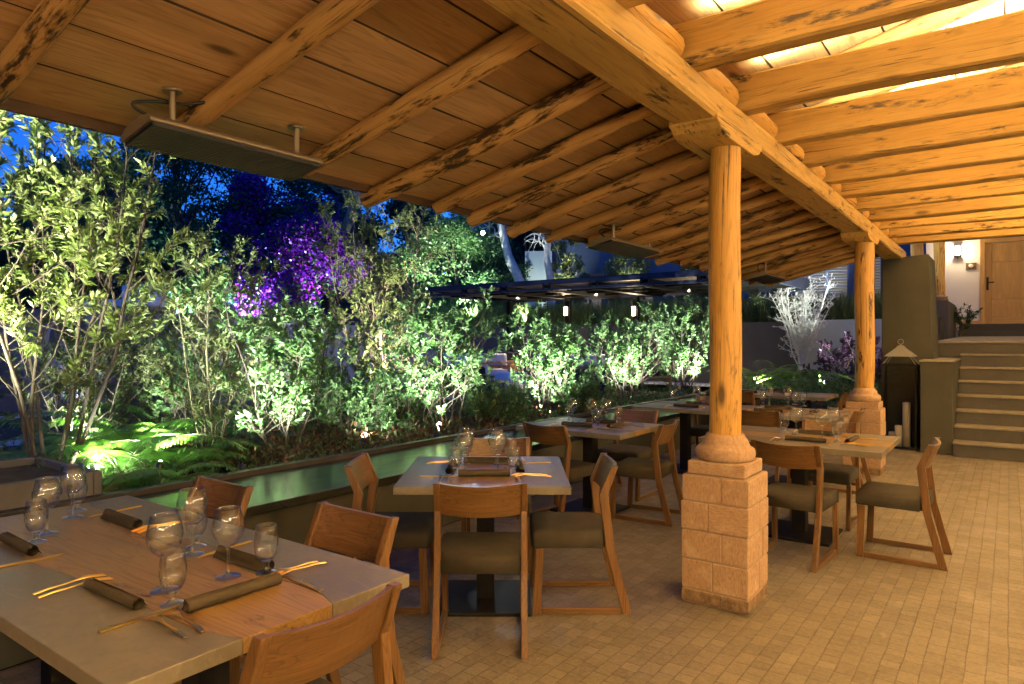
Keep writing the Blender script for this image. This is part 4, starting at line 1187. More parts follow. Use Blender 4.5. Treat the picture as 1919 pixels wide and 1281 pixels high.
# fern growing tall before the stone wall
# ground cover: reddish low planting along the ledge, grass blades
def cover(name, label, n, s0, s1, t0, t1, h0, h1, mat, seed, leaf, width, z=.3, mode='leaf', cat='ground cover'):
    rng = np.random.default_rng(seed)
    cl = int(n / 14)
    cs, ct = rng.uniform(s0, s1, cl), rng.uniform(t0, t1, cl); ch = rng.uniform(h0, h1, cl)
    k = rng.integers(0, cl, n)
    if mode == 'leaf':
        s = cs[k] + rng.normal(size=n) * .05; t = ct[k] + rng.normal(size=n) * .05; zz = z + ch[k] * rng.uniform(.15, 1, n)
        D = rng.normal(size=(n, 3)) * .6 + np.array([0, 0, .8])
    else:
        s = cs[k] + rng.normal(size=n) * .04; t = ct[k] + rng.normal(size=n) * .04; zz = np.full(n, z)
        D = rng.normal(size=(n, 3)) * .22 + np.array([0, 0, 1.0])
    P = np.stack([s * CT + t * ST, -s * ST + t * CT, zz], 1)
    v, f, r = leaf_arrays(P, D, leaf, width, rng, .2, .12)
    return tag(link(name, np_mesh(name, v, f, mat, r)), label, cat, None, 'stuff')
cover('ground_cover', 'reddish leafy ground cover along the ledge', 16000, -6.6, -4.72, 3.2, 9.5, .08, .34, M['leaf_red'], 1, .055, .38)
cover('ground_cover', 'green leafy ground cover in the bed', 17000, -8.6, -4.72, 1.6, 13.5, .06, .34, M['leaf_green'], 2, .05, .42)
cover('ground_cover', 'dark leaves at the foot of the near shrubs', 6000, -6.0, -4.72, 6.5, 13.4, .05, .25, M['leaf_dark'], 3, .05, .42)
cover('ground_cover', 'green planting round the white tree', 9000, -4.5, -1.6, 12.6, 18.6, .08, .5, M['leaf_green'], 4, .07, .42)
cover('grass', 'tall dark grass behind the red ground cover', 2600, -8.9, -6.4, 4.6, 9.5, .1, .3, M['grass'], 5, .42, .022, .28, 'blade', 'grass')
cover('grass', 'grass along the top of the long retaining wall', 20000, -19, -1.7, 19.15, 20.6, .1, .3, M['grass'], 6, .75, .03, 1.95, 'blade', 'grass')
# gravel, planter, rocks
m = MB()
pl = empty('concrete_planter', on_s(40, -5.05, .3) , RZ, 'square grey concrete planter in the bed at the left edge', 'planter')
m.box2((-.55, -.30, 0), (.42, -.25, .38)); m.box2((-.55, .25, 0), (.42, .30, .38)); m.box2((-.55, -.249, 0), (-.50, .249, .38)); m.box2((.37, -.249, 0), (.42, .249, .38)); m.build('planter_wall', M['pot'], pl, .008)
m = MB(); m.box2((-.498, -.248, 0), (.368, .248, .33)); m.build('planter_soil', M['soil'], pl)
def rock(loc, size, seed, label):
    m = MB(); rings = []
    n = 14
    for k in range(9):
        a = math.pi * (k + .02) / 8.04
        rings.append([Vector((math.cos(2 * math.pi * j / n) * math.sin(a) * size[0], math.sin(2 * math.pi * j / n) * math.sin(a) * size[1], math.cos(a) * size[2])) for j in range(n)])
    rings = [[p * (1 + .28 * noise.noise(p * 4.5 + Vector((seed, 0, 0))) + .1 * noise.noise(p * 13)) for p in r] for r in rings]
    m.ring(rings, n, True, 0, False, [0] * 9, [(p.x, p.y) for p in rings[4]])
    o = m.build('rock', M['rock'], None, loc=loc, rz=seed); tag(o, label, 'rock', 'reddish rocks in the garden bed')
rock(on_s(190, -5.35, .36), (.24, .15, .10), 1.3, 'larger reddish rock behind the far left napkin')
rock(on_s(232, -5.2, .34), (.15, .10, .07), 4.1, 'smaller reddish rock right of the large one')
# uplights in the bed
UL = [(92, -5.75, -1.75, 225, (.0, 1, 1.75), 78, (1, .97, .72), 'uplight in front of the big left shrub'), (-40, -6.2, -1.2, 260, (.25, .9, 1.6), 80, (.95, 1, .70), 'uplight behind the planter at the left edge'), (190, -6.1, -1.4, 260, (-.25, .9, 1.5), 78, COOL, 'uplight right of the big left shrub'),
      (280, -6.2, -.9, 85, (.0, 1, .5), 115, COOL, 'uplight among the ferns'), (236, -5.6, -.5, 42, (-.2, 1, .7), 115, COOL, 'uplight near the rocks turned to the ferns'), (350, -6.9, -.9, 90, (0, .9, 1), 85, COOL, 'uplight at the low bright shrub'),
      (400, -5.9, -1.0, 170, (0, .9, 1.3), 80, COOL, 'uplight at the slim shrub'), (525, -5.3, -.9, 140, (0, .9, 1), 85, COOL, 'uplight at the broad shrub'), (835, -5.35, -1.0, 165, (0, .9, 1.05), 85, COOL, 'uplight at the open branched shrub'),
      (1018, -5.35, -1.0, 190, (0, .9, 1), 90, COOL, 'uplight at the round shrub'), (1168, -5.3, -1.0, 215, (0, .9, 1.1), 90, COOL, 'uplight at the full shrub'), (560, -7.2, -1.0, 150, (-.1, .9, 1), 100, COOL, 'uplight before the soft shrubs at the pool'), (240, -7.4, -.9, 150, (-.2, .9, 1), 105, COOL, 'uplight before the stone wall shrubs'), (700, -5.4, -.5, 60, (0, .9, .8), 115, COOL, 'uplight low in the red ground cover'), (1282, -5.3, -1.0, 235, (0, .9, 1.2), 90, COOL, 'uplight left of the near column')]
for u, s, dy, pw, aim, size, colr, lab in UL:
    q = on_s(u, s, .46); q.y += dy
    uplight(q, pw * P_GARDEN / 110, aim, size, colr, lab, 1.0)
for u, d, z, pw, aim, size, colr, lab in [(1490, 15.4, .36, 190, (.05, .35, 1), 60, (.92, .95, 1.0), 'uplight at the white bare tree'), (1420, 13.6, .50, 200, (.2, .2, 1), 110, (1, .95, .72), 'uplight under the bright fern'), (1540, 13.8, .50, 260, (0, .3, 1), 110, COOL, 'uplight among the ferns by the white tree'),
        (1618, 13.9, .36, 22, (0, .3, 1), 110, (.95, .9, 1.0), 'uplight under the purple shrub'), (705, 10.0, .35, 300, (.08, 1, 1.1), 75, (1, .98, .7), 'uplight at the feathery tree')]:
    uplight(at(u, d, z), pw * P_GARDEN / 90, aim, size, colr, lab)

# ------------------------------------------------------------------ beyond the garden bed
up = MB(); up.box2((-60, 19.3, -.02), (-1.8, 75, 1.93)); o = up.build('upper_ground', M['earth']); o.rotation_euler = (0, 0, RZ); structure(o)
rw = frame('retaining_wall', 'long dark plaster retaining wall behind the lounge with grass on top', 'wall')
m = MB(); m.box2((-24, 19.0, 0), (-4.4, 19.28, 2.0)); m.build('wall_body', M['grey_wall'], rw, .01)
pw_ = frame('pale_garden_wall', 'pale blue grey garden wall behind the white bare tree', 'wall')
m = MB(); m.box2((-4.38, 18.4, 0), (-1.5, 18.7, 2.02)); m.build('wall_body', M['pale_wall'], pw_, .01)
sw = frame('stone_wall', 'rubble stone wall beyond the pool', 'wall')
m = MB(); m.box2((-16.6, -2, -.1), (-16.0, 12.7, 2.15)); m.build('wall_body', M['stonewall'], sw, .02)
m = MB(); m.box2((-30, -2, 0), (-16.62, 19.0, 1.98)); o = m.build('upper_terrace', M['deck']); o.rotation_euler = (0, 0, RZ); structure(o)
# slatted gate
gp = at(650, 25.2, 0)
gt = empty('slatted_gate', gp, R(-4), 'dark slatted gate in a recess left of the feathery tree', 'gate')
m = MB(); m.box2((-1.05, .02, .02), (1.6, .06, 1.42)); m.build('panel', M['steel'], gt)
m = MB()
for k in range(15): m.box2((-.55 + k * .135, -.03, .03), (-.50 + k * .135 + .02 * (k % 2), .015, 1.42))
m.build('slat', M['grey_wall'], gt)
m = MB(); m.box2((-1.1, -.1, 1.43), (1.7, .1, 1.97)); m.build('lintel', M['grey_wall'], gt)
# daybed on the stone wall terrace
def daybed(loc, rz, label):
    root = empty('garden_daybed', loc, rz, label, 'daybed', 'white daybeds on the upper terrace')
    m = MB()
    for x in (-.9, .9):
        for y in (-.35, .35): m.box2((x - .04, y - .04, 0), (x + .04, y + .04, .25))
    m.box2((-.95, -.4, .25), (.95, .4, .32)); m.build('frame', M['teak'], root)
    m = MB(); m.box2((-.92, -.38, .322), (.92, .38, .50)); m.build('mattress', M['cushion'], root, .04, 3)
    m = MB(); m.box2((.45, -.36, .502), (.85, .36, .85)); m.box2((-.3, .15, .502), (.4, .36, .88)); m.build('pillow', M['cushion'], root, .06, 3)
daybed(on_s(238, -17.2, 1.98), R(-10), 'white cushioned daybed on top of the stone wall')

# --- pavilion
pv = frame('steel_pavilion', 'flat dark steel pavilion roof on slim posts over the lounge', 'pavilion')
s0, s1, t0, t1 = -13.0, -3.9, 13.9, 17.6
m = MB(); m.box2((s0, t0, 2.86), (s1, t0 + .08, 2.96)); m.box2((s0, t0, 2.72), (s1, t0 + .07, 2.78)); m.box2((s0, t1 - .08, 2.72), (s1, t1, 2.96)); m.box2((s0, t0 + .081, 2.72), (s0 + .08, t1 - .081, 2.96)); m.box2((s1 - .08, t0 + .081, 2.72), (s1, t1 - .081, 2.96)); m.build('edge_beam', M['navy_steel'], pv)
m = MB()
for k in range(1, 7):
    s = s0 + (s1 - s0) * k / 7; m.box2((s - .1, t0 + .09, 2.70), (s - .03, t1 - .09, 2.9)); m.box2((s + .03, t0 + .09, 2.70), (s + .1, t1 - .09, 2.9)); m.box2((s - .12, t0 - .01, 2.74), (s - .07, t0 + .085, 2.9)); m.box2((s + .07, t0 - .01, 2.74), (s + .12, t0 + .085, 2.9))
for t in (14.8, 15.75, 16.7): m.box2((s0 + .09, t - .03, 2.74), (s1 - .09, t + .03, 2.86))
m.build('cross_beam', M['steel'], pv)
m = MB()
for k in range(7):
    for j, t in enumerate((14.0, 14.86, 15.81, 16.76)):
        a = s0 + (s1 - s0) * k / 7 + .12; m.box2((a, t, 2.865 - .0), (a + 1.05, t + .8, 2.885))
m.build('ceiling_panel', M['panel'], pv)
m = MB(); m.box2((s0 + .02, t0 + .02, 2.962), (s1 - .02, t1 - .02, 2.99)); m.build('roof_sheet', M['navy_steel'], pv)
for u, tt in ((955, 17.0), (1065, 17.0), (1192, 17.0), (870, 14.6)):
    r = (u - U0) / F; d = tt / (ST * r + CT); s = d * (CT * r - ST)
    if u == 870: continue
    m = MB(); m.box2((s - .07, tt - .07, 0.02), (s + .07, tt + .07, 2.72)); m.build('post', M['steel'], pv)
for u, lab in ((1065, 'lit lamp on the middle pavilion post'), (1192, 'lit lamp on the right pavilion post')):
    r = (u - U0) / F; d = 17.0 / (ST * r + CT); s = d * (CT * r - ST); z = hz(583, d)
    root = empty('post_lamp', W(s, 16.92, z), RZ, lab, 'wall lamp', 'lamps on the pavilion posts')
    m = MB(); m.box2((-.05, -.02, -.16), (.05, .0, .16)); m.box2((-.06, -.12, .125), (.06, -.021, .14)); m.box2((-.06, -.12, -.14), (.06, -.021, -.125)); m.build('bracket', M['steel'], root)
    m = MB(); m.lathe([(.04, -.122), (.045, -.11), (.045, .11), (.04, .122)], 16, (0, -.07, 0)); m.build('glass_shade', M['lamp_glow'], root)
    lamp('post_lamp_light', 'POINT', W(s, 16.75, z), 70, (1.0, .78, .5), shadow_soft_size=.06)

for s in (-11.6, -9.0, -6.4):  # downlights added to brighten the lounge and its floor
    root = empty('added_downlight', W(s, 16.2, 2.86), RZ, 'small added downlight in the pavilion ceiling, one of a row of three', 'ceiling light', 'added downlights in the pavilion ceiling')
    m = MB(); m.lathe([(.06, -.03), (.062, 0), (.001, 0)], 16); m.build('housing', M['steel'], root)
    lamp('added_downlight_lamp', 'SPOT', W(s, 16.2, 2.80), 420, (1.0, .84, .62), (0, 0, -1), spot_size=R(125), spot_blend=.7, shadow_soft_size=.05)

# --- lounge
def armchair(loc, rz, label, seat='cushion', grp='lounge armchairs under the pavilion', w=.8):
    root = empty('lounge_armchair', loc, rz, label, 'armchair', grp); h = w / 2
    for x in (-h, h):
        for y, z in ((-.38, .62), (.36, .60)):
            m = MB(); m.box2((x - .03, y - .03, 0), (x + .03, y + .03, z)); m.build('leg', M['teak'], root, .006)
        m = MB(); m.box2((x - .04, -.44, .602), (x + .04, .42, .635)); m.build('armrest', M['teak'], root, .006)
    m = MB(); m.box2((-h + .03, -.38, .22), (h - .03, .36, .28)); m.box2((-h + .03, -.42, .28), (h - .03, -.36, .62)); m.build('frame', M['teak'], root, .006)
    m = MB(); m.box2((-h + .05, -.30, .281), (h - .05, .36, .44)); m.build('seat_cushion', M[seat], root, .04, 3)
    m = MB(); m.box((0, -.30, .64), (w - .1, .16, .46), Matrix.Rotation(R(12), 3, 'X')); m.build('back_cushion', M[seat], root, .05, 3)
def sofa(loc, rz, label, w=1.9, mat='cushion'):
    root = empty('lounge_sofa', loc, rz, label, 'sofa', 'lounge sofas under the pavilion'); h = w / 2
    for x in (-h + .05, h - .05):
        for y in (-.38, .36):
            m = MB(); m.box2((x - .04, y - .04, 0), (x + .04, y + .04, .5)); m.build('leg', M['teak'], root, .006)
    m = MB(); m.box2((-h, -.42, .20), (h, .40, .27)); m.box2((-h, -.46, .271), (h, -.40, .52)); m.box2((-h, -.398, .45), (-h + .06, .40, .52)); m.box2((h - .06, -.398, .45), (h, .40, .52)); m.build('frame', M['teak'], root, .006)
    m = MB(); m.box2((-h + .07, -.34, .271), (0 - .01, .38, .44)); m.box2((.01, -.34, .271), (h - .07, .38, .44)); m.build('seat_cushion', M[mat], root, .04, 3)
    m = MB()
    for k in range(3):
        a = -h + .08 + k * (w - .16) / 3; m.box((a + (w - .16) / 6, -.28, .63), ((w - .16) / 3 - .02, .16, .42), Matrix.Rotation(R(12), 3, 'X'))
    m.build('back_cushion', M[mat], root, .05, 3)
def round_table(loc, r, h, label, grp='round lounge tables'):
    root = empty('side_table', loc, 0, label, 'side table', grp)
    m = MB(); m.lathe([(.001, h - .04), (r - .01, h - .04), (r, h - .03), (r, h - .006), (r - .006, h), (.001, h)], 32); m.build('tabletop', M['teak'], root)
    for k in range(4):
        a = .4 + k * math.pi / 2
        m = MB(); m.tube([(math.cos(a) * r * .55, math.sin(a) * r * .55, h - .04), (math.cos(a) * r * .8, math.sin(a) * r * .8, 0)], [.03, .022], 8); m.build('leg', M['teak'], root)
lk = MB(); lk.box2((-13.4, 14.9, .0), (-4.62, 18.85, .30)); o = lk.build('lounge_deck', M['deck']); o.rotation_euler = (0, 0, RZ); structure(o)
def G(u, d): return at(u, d, .301 if d > 16.9 else .021)
sofa(G(872, 16.2), R(196), 'dark backed sofa seen from behind by the open branched shrub', 1.3, 'dark_cushion')
sofa(G(895, 19.4), R(-12), 'white sofa with blue shaded cushions behind the side table', 2.0)
armchair(G(922, 18.2), R(-75), 'white lounge armchair left of the dark chairs')
armchair(G(950, 20.6), R(10), 'dark wooden armchair before the retaining wall', 'dark_cushion')
sofa(G(1075, 18.6), R(-20), 'white sofa behind the round leafy shrub', 2.1)
sofa(G(1080, 15.2), R(168), 'wood framed sofa seen from behind right of the round shrub', 1.5, 'dark_cushion')
armchair(G(1115, 19.5), R(-70), 'dark armchair between the round and the full shrub', 'dark_cushion')
armchair(G(1230, 18.2), R(-100), 'armchair with a striped cushion left of the near column', 'dark_cushion')
armchair(G(1170, 19.9), R(10), 'armchair behind the full shrub', 'dark_cushion')
round_table(G(927, 16.4), .38, .5, 'round wooden side table in front of the blue pouf')
round_table(G(1160, 17.8), .45, .4, 'low round table under the right pavilion lamp')
root = empty('floor_pouf', G(960, 17.4), 0, 'round pale blue pouf behind the side table', 'pouf')
m = MB(); m.lathe([(.001, 0), (.38, 0), (.44, .06), (.46, .2), (.44, .33), (.36, .40), (.001, .42)], 28); m.build('cushion', M['cushion'], root)
# pool lounger
root = empty('sun_lounger', at(765, 18.2, .021), R(8), 'low white sun lounger on the deck beside the pool', 'sun lounger')
m = MB(); m.box2((-.95, -.33, .0), (.95, .33, .2)); m.build('base', M['teak'], root, .01)
m = MB(); m.box2((-.93, -.32, .202), (.93, .32, .34)); m.build('mattress', M['cushion'], root, .04, 3)

# --- blue building
bd = frame('blue_building', 'two storey dark blue plastered building behind the lounge', 'building')
TB = 24.0
m = MB(); m.box2((-13.2, TB, 1.9), (-1.55, TB + 6, 10.0)); m.build('wall', M['navy'], bd)
m = MB(); m.box2((-16.5, TB + 1.2, 1.9), (-13.21, TB + 6, 7.2)); m.build('side_wing', M['navy'], bd)
def window(u0, u1, v0, v1, slat_col='shutter', lit=True):
    (a, d0), (b, d1) = s_on_t(u0, TB), s_on_t(u1, TB)
    dm = (d0 + d1) / 2; z0, z1 = hz(v1, dm), hz(v0, dm)
    m = MB(); f = .07
    m.box2((a - f, TB - .05, z0 - f), (a, TB - .003, z1 + f)); m.box2((b, TB - .05, z0 - f), (b + f, TB - .003, z1 + f)); m.box2((a, TB - .05, z1), (b, TB - .003, z1 + f)); m.box2((a, TB - .05, z0 - f), (b, TB - .003, z0)); c = (a + b) / 2; m.box2((c - .05, TB - .05, z0), (c + .05, TB - .003, z1))
    w = m.build('window', M['navy'], bd)
    m = MB(); m.box2((a, TB - .012, z0), (b, TB - .003, z1)); m.build('pane', M['window_glow'] if lit else M['black'], w)
    m = MB(); n = max(8, int((z1 - z0) / .085))
    for i in range(n):
        z = z0 + (z1 - z0) * (i + .5) / n
        for p, q in ((a, c - .051), (c + .051, b)): m.box(((p + q) / 2, TB - .035, z), (q - p - .01, .035, .012), Matrix.Rotation(R(38), 3, 'X'))
    m.build('shutter', M[slat_col], w)
window(1086, 1128, 528, 592); window(1172, 1224, 520, 590); window(1262, 1296, 515, 585); window(1514, 1588, 484, 572); window(1640, 1668, 476, 566)
m = MB(); (a, d0), (b, d1) = s_on_t(1092, TB), s_on_t(1132, TB); m.box2((a, TB - .08, hz(522, d0)), (b, TB - .003, hz(514, d0))); m.build('lintel', M['teak'], bd)
pb = empty('pale_cabin', at(1008, 29.0, 1.93), R(-4), 'pale green lit cabin wall behind the bare trunks', 'cabin')
m = MB(); m.box2((-.55, 0, 0), (.6, 2.5, hz(470, 29) - 1.93)); m.build('wall', M['pale_wall'], pb, .01)
m = MB(); m.box2((-.2, -.02, 1.2), (.35, .0, 2.1)); m.build('door', M['steel'], pb)
# gabled house far up behind the bougainvillea
HD = 42.0
gx = at(604, HD); hz0 = hz(470, HD)
gh = empty('gabled_house', (gx.x, gx.y, hz0 - 2), R(-18), 'small dark gabled house with a tiled roof above the trees', 'house')
m = MB(); wv = 1.25; e = hz(400, HD) - hz0 + 2; rdg = hz(380, HD) - hz0 + 2
m.prism([(-wv, -4), (wv, -4), (wv, e), (0, rdg), (-wv, e)], 1, 0, 4.5); m.build('wall', M['grey_wall'], gh)
m = MB()
for sg in (-1, 1):
    q = [(0, rdg + .10), (sg * (wv + .25), e - .02), (sg * (wv + .25), e + .06), (0, rdg + .18)]
    m.prism(q, 1, -.2, 4.7)
m.build('roof', M['rooftile'], gh)
m = MB(); m.box2((.0, -.03, e - .95), (.3, -.005, e - .55)); m.build('window', M['black'], gh)
lr = at(680, 40.0)
lh = empty('long_house', (lr.x, lr.y, hz0 - 6), R(-20), 'dark long house with a low tiled roof below the gabled one', 'house')
m = MB(); m.box2((-3.2, 0, -3), (5, 5, 4.2)); m.build('wall', M['grey_wall'], lh)
m = MB(); m.prism([(-.4, 4.2), (5.3, 6.2), (5.3, 6.35), (-.4, 4.35)], 0, -3.5, 5.3); m.build('roof', M['rooftile'], lh)

# --- trees beyond
def tree(name, u, d, zb, vtop, rx, label, mats, seed, n=9000, leaf=.14, crown_lo=.35, lean=(0, 0), trunk_r=.14, flowers=0, clumps=46, shape=1.0, group='trees beyond the pool'):
    rng = np.random.default_rng(seed)
    b = at(u, d, zb); H = hz(vtop, d) - zb
    root = empty(name, b, 0, label, 'tree', group)
    mm = MB(); C, S = [], []
    tp = []
    K = 7
    for k in range(K + 1):
        q = k / K; tp.append(Vector((lean[0] * q + .12 * math.sin(q * 4 + seed), lean[1] * q, H * .72 * q)))
    mm.tube(tp, [trunk_r * (1 - .65 * k / K) for k in range(K + 1)], 9)
    for i in range(clumps):
        q = rng.uniform(crown_lo, 1.0) ** shape
        a = rng.uniform(0, 6.283)
        env = math.sin(min(1, (1 - q) / (1 - crown_lo) * .92 + .08) * math.pi * .62) ** .7
        rr = rx * env * rng.uniform(.25, 1.0) ** .6
        c = Vector((lean[0] * min(q, 1) + rr * math.cos(a), lean[1] * q + rr * math.sin(a), H * q - rx * .1))
        C.append(c); S.append(rx * rng.uniform(.16, .34))
        k = min(K - 1, max(1, int(q * K * .8))); p = tp[k]
        if i % 2 == 0: mm.tube([p, p.lerp(c, .5) + Vector((0, 0, .15)), c], [trunk_r * .35, trunk_r * .2, .012], 6, False)
    mm.build('trunk', mats[1], root)
    k = rng.integers(0, clumps, n); C, S = np.array(C), np.array(S)
    dv = norm(rng.normal(size=(n, 3))) * (rng.uniform(0, 1, n) ** .45)[:, None] * np.array([1, 1, .75])
    P = C[k] + dv * S[k][:, None]
    D = dv * .8 + rng.normal(size=(n, 3)) * .7
    v, f, r = quad_arrays(P, D, leaf, rng)
    link('crown', np_mesh('crown', v, f, mats[0], r), root)
    if flowers:
        fk = rng.choice(clumps, max(6, int(clumps * .4)), False); k = rng.choice(fk, flowers)
        dv = norm(rng.normal(size=(flowers, 3))) * (rng.uniform(.6, 1.1, flowers))[:, None]
        P = C[k] + dv * S[k][:, None] * 1.05
        v, f, r = quad_arrays(P, rng.normal(size=(flowers, 3)), leaf * 1.0, rng, .8)
        link('blossom', np_mesh('blossom', v, f, M['flower'], r), root)
    return root
TDK, TGR = (M['leaf_dark'], M['darkbark']), (M['leaf_green'], M['palebark'])
Z1 = 1.93
tree('dark_tree', 330, 27, Z1, -120, 3.2, 'dark broad tree behind the slim shrub', TDK, 1, 26000, .16, .2, clumps=80)
tree('dark_tree', 470, 33, Z1, 0, 4.0, 'dark tree with violet blossom above the heater', TDK, 2, 26000, .17, .3, flowers=5000, clumps=80)
tree('bougainvillea', 578, 25.0, Z1, 420, 2.6, 'violet flowering bougainvillea over the garden wall', TDK, 3, 14000, .11, .02, flowers=34000, clumps=100)
tree('bougainvillea', 480, 26.0, Z1, 345, 2.3, 'taller bougainvillea with scattered violet flowers', TDK, 14, 16000, .13, .15, flowers=22000, clumps=80)
tree('dark_tree', 130, 30, Z1, 300, 3.0, 'dark tree behind the big left shrub', TDK, 4, 16000, .18, .2)
tree('dark_tree', 395, 24, Z1, 430, 1.6, 'leafy dark tree under the bougainvillea', TDK, 41, 12000, .12, .1)
tree('round_tree', 850, 27, Z1, 405, 2.5, 'large round floodlit tree left of the floodlight', (M['leaf_green'], M['bark']), 6, 20000, .12, .12, clumps=80)
tree('round_tree', 930, 29, Z1, 392, 1.9, 'tall tree carrying the bright floodlight', (M['leaf_dark'], M['palebark']), 7, 11000, .12, .3, lean=(-1.0, 0))
tree('columnar_tree', 1066, 26.5, Z1, 432, .85, 'lit upright tree behind the pavilion roof', (M['leaf_feather'], M['palebark']), 8, 7000, .10, .15, group='upright lit trees before the blue building')
tree('columnar_tree', 1180, 24.0, Z1, 455, .95, 'lit upright tree beneath the second heater', (M['leaf_feather'], M['palebark']), 9, 7000, .10, .2, group='upright lit trees before the blue building')
tree('columnar_tree', 1305, 22.2, Z1, 488, .8, 'lit upright tree just left of the near column', (M['leaf_feather'], M['palebark']), 10, 6000, .09, .2, group='upright lit trees before the blue building')
tree('columnar_tree', 1425, 20.6, Z1, 530, .6, 'small lit tree on the wall right of the near column', (M['leaf_feather'], M['palebark']), 18, 3000, .08, .2, group='upright lit trees before the blue building')
tree('dark_tree', 760, 44, Z1, 372, 3.6, 'dark distant tree above the round tree', (M['wood_far'], M['bark']), 11, 15000, .26, .3)
tree('dark_tree', 985, 40, Z1, 385, 3.4, 'dark distant tree behind the bare trunks', (M['wood_far'], M['bark']), 12, 15000, .26, .3)
tree('dark_tree', 620, 50, Z1, 340, 3.8, 'tall distant tree behind the gabled house', (M['wood_far'], M['bark']), 13, 14000, .28, .45)
tree('dark_tree', 230, 46, Z1, 330, 4.2, 'distant tree showing low in the blue sky gap', (M['wood_far'], M['bark']), 15, 9000, .24, .3)
for i, (x, y, h) in enumerate([(-14, 6, 10), (-19, 10, 12), (-17, -1, 11), (-23, 3, 13), (-27, 15, 14), (-20, -9, 12)]):  # unseen trees added to keep blue sky out of the reflections
    b = at(U0 + F * x / max(y, .1), max(y, .1), 0) if False else Vector((x, y, 0))
    tree('sky_blocking_tree', U0 + x * F / 40, 40, 0, V0 - (h - EYE) * F / 40, 3.4, 'tall dark tree added outside the view to block blue sky', (M['wood_far'], M['bark']), 70 + i, 9000, .32, .1, clumps=70, group='added trees left of the pool that block the sky').location = b
def trunk_tree(pts, r0, r1, label, mat, seed, twig=8):
    rng = np.random.default_rng(seed); b = pts[0]
    root = empty('leaning_tree', b, 0, label, 'tree', 'bare leaning trunks beyond the lounge')
    mm = MB(); pp = [p - b for p in pts]
    fine = []
    for i in range(len(pp) - 1):
        for k in range(4): fine.append(pp[i].lerp(pp[i + 1], k / 4))
    fine.append(pp[-1]); n = len(fine)
    mm.tube(fine, [r0 + (r1 - r0) * i / n for i in range(n)], 12, True, 0, True, .15, seed); mm.build('trunk', mat, root)
    mm = MB()
    for i in range(twig):
        q, d = branch(mm, fine[-1 - rng.integers(0, 3)], Vector(rng.normal(size=3)) + Vector((0, 0, .6)), rng.uniform(.8, 2.0), r1 * .5, rng, .2, 6, .3)
        for j in range(3): branch(mm, q[rng.integers(2, 6)], Vector(rng.normal(size=3)), rng.uniform(.3, .8), r1 * .2, rng, .1, 4, .3)
    mm.build('branch', mat, root)
A = lambda u, v, d: at(u, d, hz(v, d))
trunk_tree([A(618, 600, 28), A(625, 520, 28), A(640, 450, 28), A(660, 395, 28), A(672, 355, 28)], .26, .17, 'grey leaning trunk beside the gabled house', M['bark'], 1)
trunk_tree([A(660, 395, 28.05), A(680, 378, 28), A(700, 365, 28)], .10, .07, 'side limb of the grey leaning trunk', M['palebark'], 2, 4)
trunk_tree([A(1015, 600, 25), A(980, 540, 25.5), A(952, 480, 26), A(938, 420, 26.3), A(934, 385, 26.5)], .22, .12, 'pale leaning trunk under the floodlight', M['palebark'], 3, 6)
trunk_tree([A(1035, 590, 24.6), A(1033, 530, 24.6), A(1024, 480, 24.6), A(1028, 445, 24.6)], .15, .10, 'short pale trunk with bare twigs before the pale cabin', M['palebark'], 4, 10)
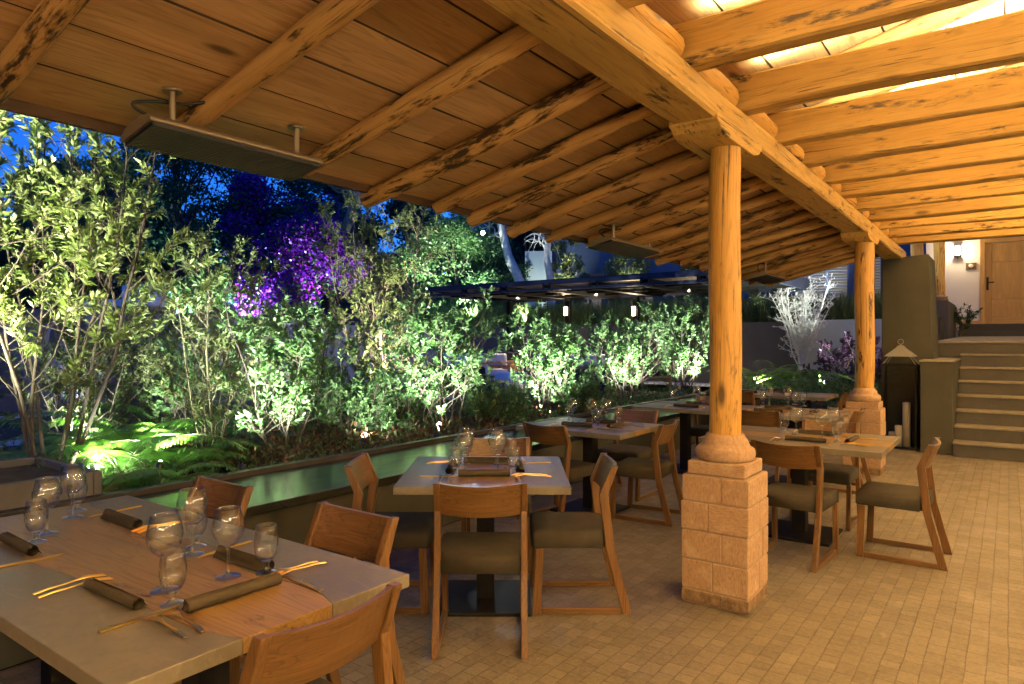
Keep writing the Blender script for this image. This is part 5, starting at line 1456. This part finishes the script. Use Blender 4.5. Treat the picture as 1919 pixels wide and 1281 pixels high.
# floodlight in the tree and the garden lights on the upper level
fl = empty('floodlight', A(905, 436, 24.0), 0, 'bright round floodlight shining out of the trees', 'floodlight')
m = MB(); m.lathe([(.001, -.07), (.06, -.06), (.085, .0), (.08, .0), (.001, -.01)], 18); o = m.build('housing', M['steel'], fl); o.rotation_euler = (R(90), 0, 0)
m = MB(); m.lathe([(.001, .006), (.06, .004), (.07, 0.0)], 18); o = m.build('lens', M['flood_glow'], fl); o.rotation_euler = (R(90), 0, 0)
lamp('floodlight_beam', 'SPOT', A(905, 436, 23.8), 450, (.85, .95, 1.0), (-.1, -1, -.45), spot_size=R(120), spot_blend=.8, shadow_soft_size=.08)
for i, (u, d, pw, aim, size, colr) in enumerate([(790, 24.0, 520, (.1, .35, 1), 80, (.85, 1.0, .80)), (880, 24.4, 420, (0, .3, 1), 80, (.80, 1.0, .90)), (585, 21.6, 400, (.0, .9, 1), 62, (.9, .95, 1.0)), (455, 22.4, 1500, (.02, .8, 1), 95, (.62, .9, 1.0)), (1060, 24.9, 240, (0, .2, 1), 60, (1, 1, .70)), (1178, 22.6, 200, (0, .2, 1), 60, (1, 1, .72)),
        (1300, 21.0, 130, (0, .2, 1), 60, (1, 1, .72)), (985, 23.6, 420, (-.1, .2, 1), 70, (.9, 1, .95)), (1420, 19.9, 45, (0, .15, 1), 80, (1, 1, .72)), (330, 22.0, 900, (0, .7, 1), 100, (.55, .85, .95)), (685, 24.5, 160, (-.1, .3, 1), 80, (.85, 1, .6)), (1020, 27.6, 60, (0, .4, 1), 90, (.85, 1, .9)), (1555, 21.2, 60, (0, .6, 1), 70, (.8, .9, 1.0))]):
    uplight(at(u, d, Z1 + .1), pw * P_GARDEN / 85, aim, size, colr, 'uplight on the upper ground ' + ['left of the round tree', 'under the round tree', 'below the bougainvillea', 'below the dark flowering tree', 'at the tree behind the pavilion', 'at the tree under the second heater', 'at the tree by the near column', 'at the pale leaning trunk', 'at the small tree right of the column', 'behind the daybed', 'above the slatted gate', 'before the pale cabin', 'below the shuttered window'][i])
# lights washing the stone wall and the deck
uplight(W(-15.0, 13.2, .12), 420, (-.62, -.75, .45), 110, (.62, .70, 1.0), 'uplight at the far end of the stone wall')
for t_, w_ in ((3.5, 'nearest the camera'), (6.2, 'second from the camera'), (8.9, 'third from the camera'), (11.6, 'nearest the gate')):
    uplight(W(-15.86, t_, .10), 110, (-.06, .05, 1), 130, (.50, .62, 1.0), 'uplight grazing the stone wall, ' + w_)
# far wooded hill
rng = np.random.default_rng(99); n = 90000
ang = np.concatenate([rng.uniform(-.75, .35, n // 2), rng.uniform(-2.6, -.75, n - n // 2)]); dist = rng.uniform(55, 75, n)
top = np.where(ang < -.75, 26.0, 9.5) + 3.0 * np.sin(ang * 9) + 2.0 * np.sin(ang * 23 + 1)  # part outside the view extended and raised to cut blue sky light
P = np.stack([np.sin(ang) * dist, np.cos(ang) * dist, rng.uniform(0, 1, n) ** .8 * top + rng.normal(size=n) * .5], 1)
v, f, r = quad_arrays(P, rng.normal(size=(n, 3)), .9, rng, .8)
tag(link('far_wood', np_mesh('far_wood', v, f, M['wood_far'], r)), 'dark far wood behind the garden', 'wood', None, 'stuff')
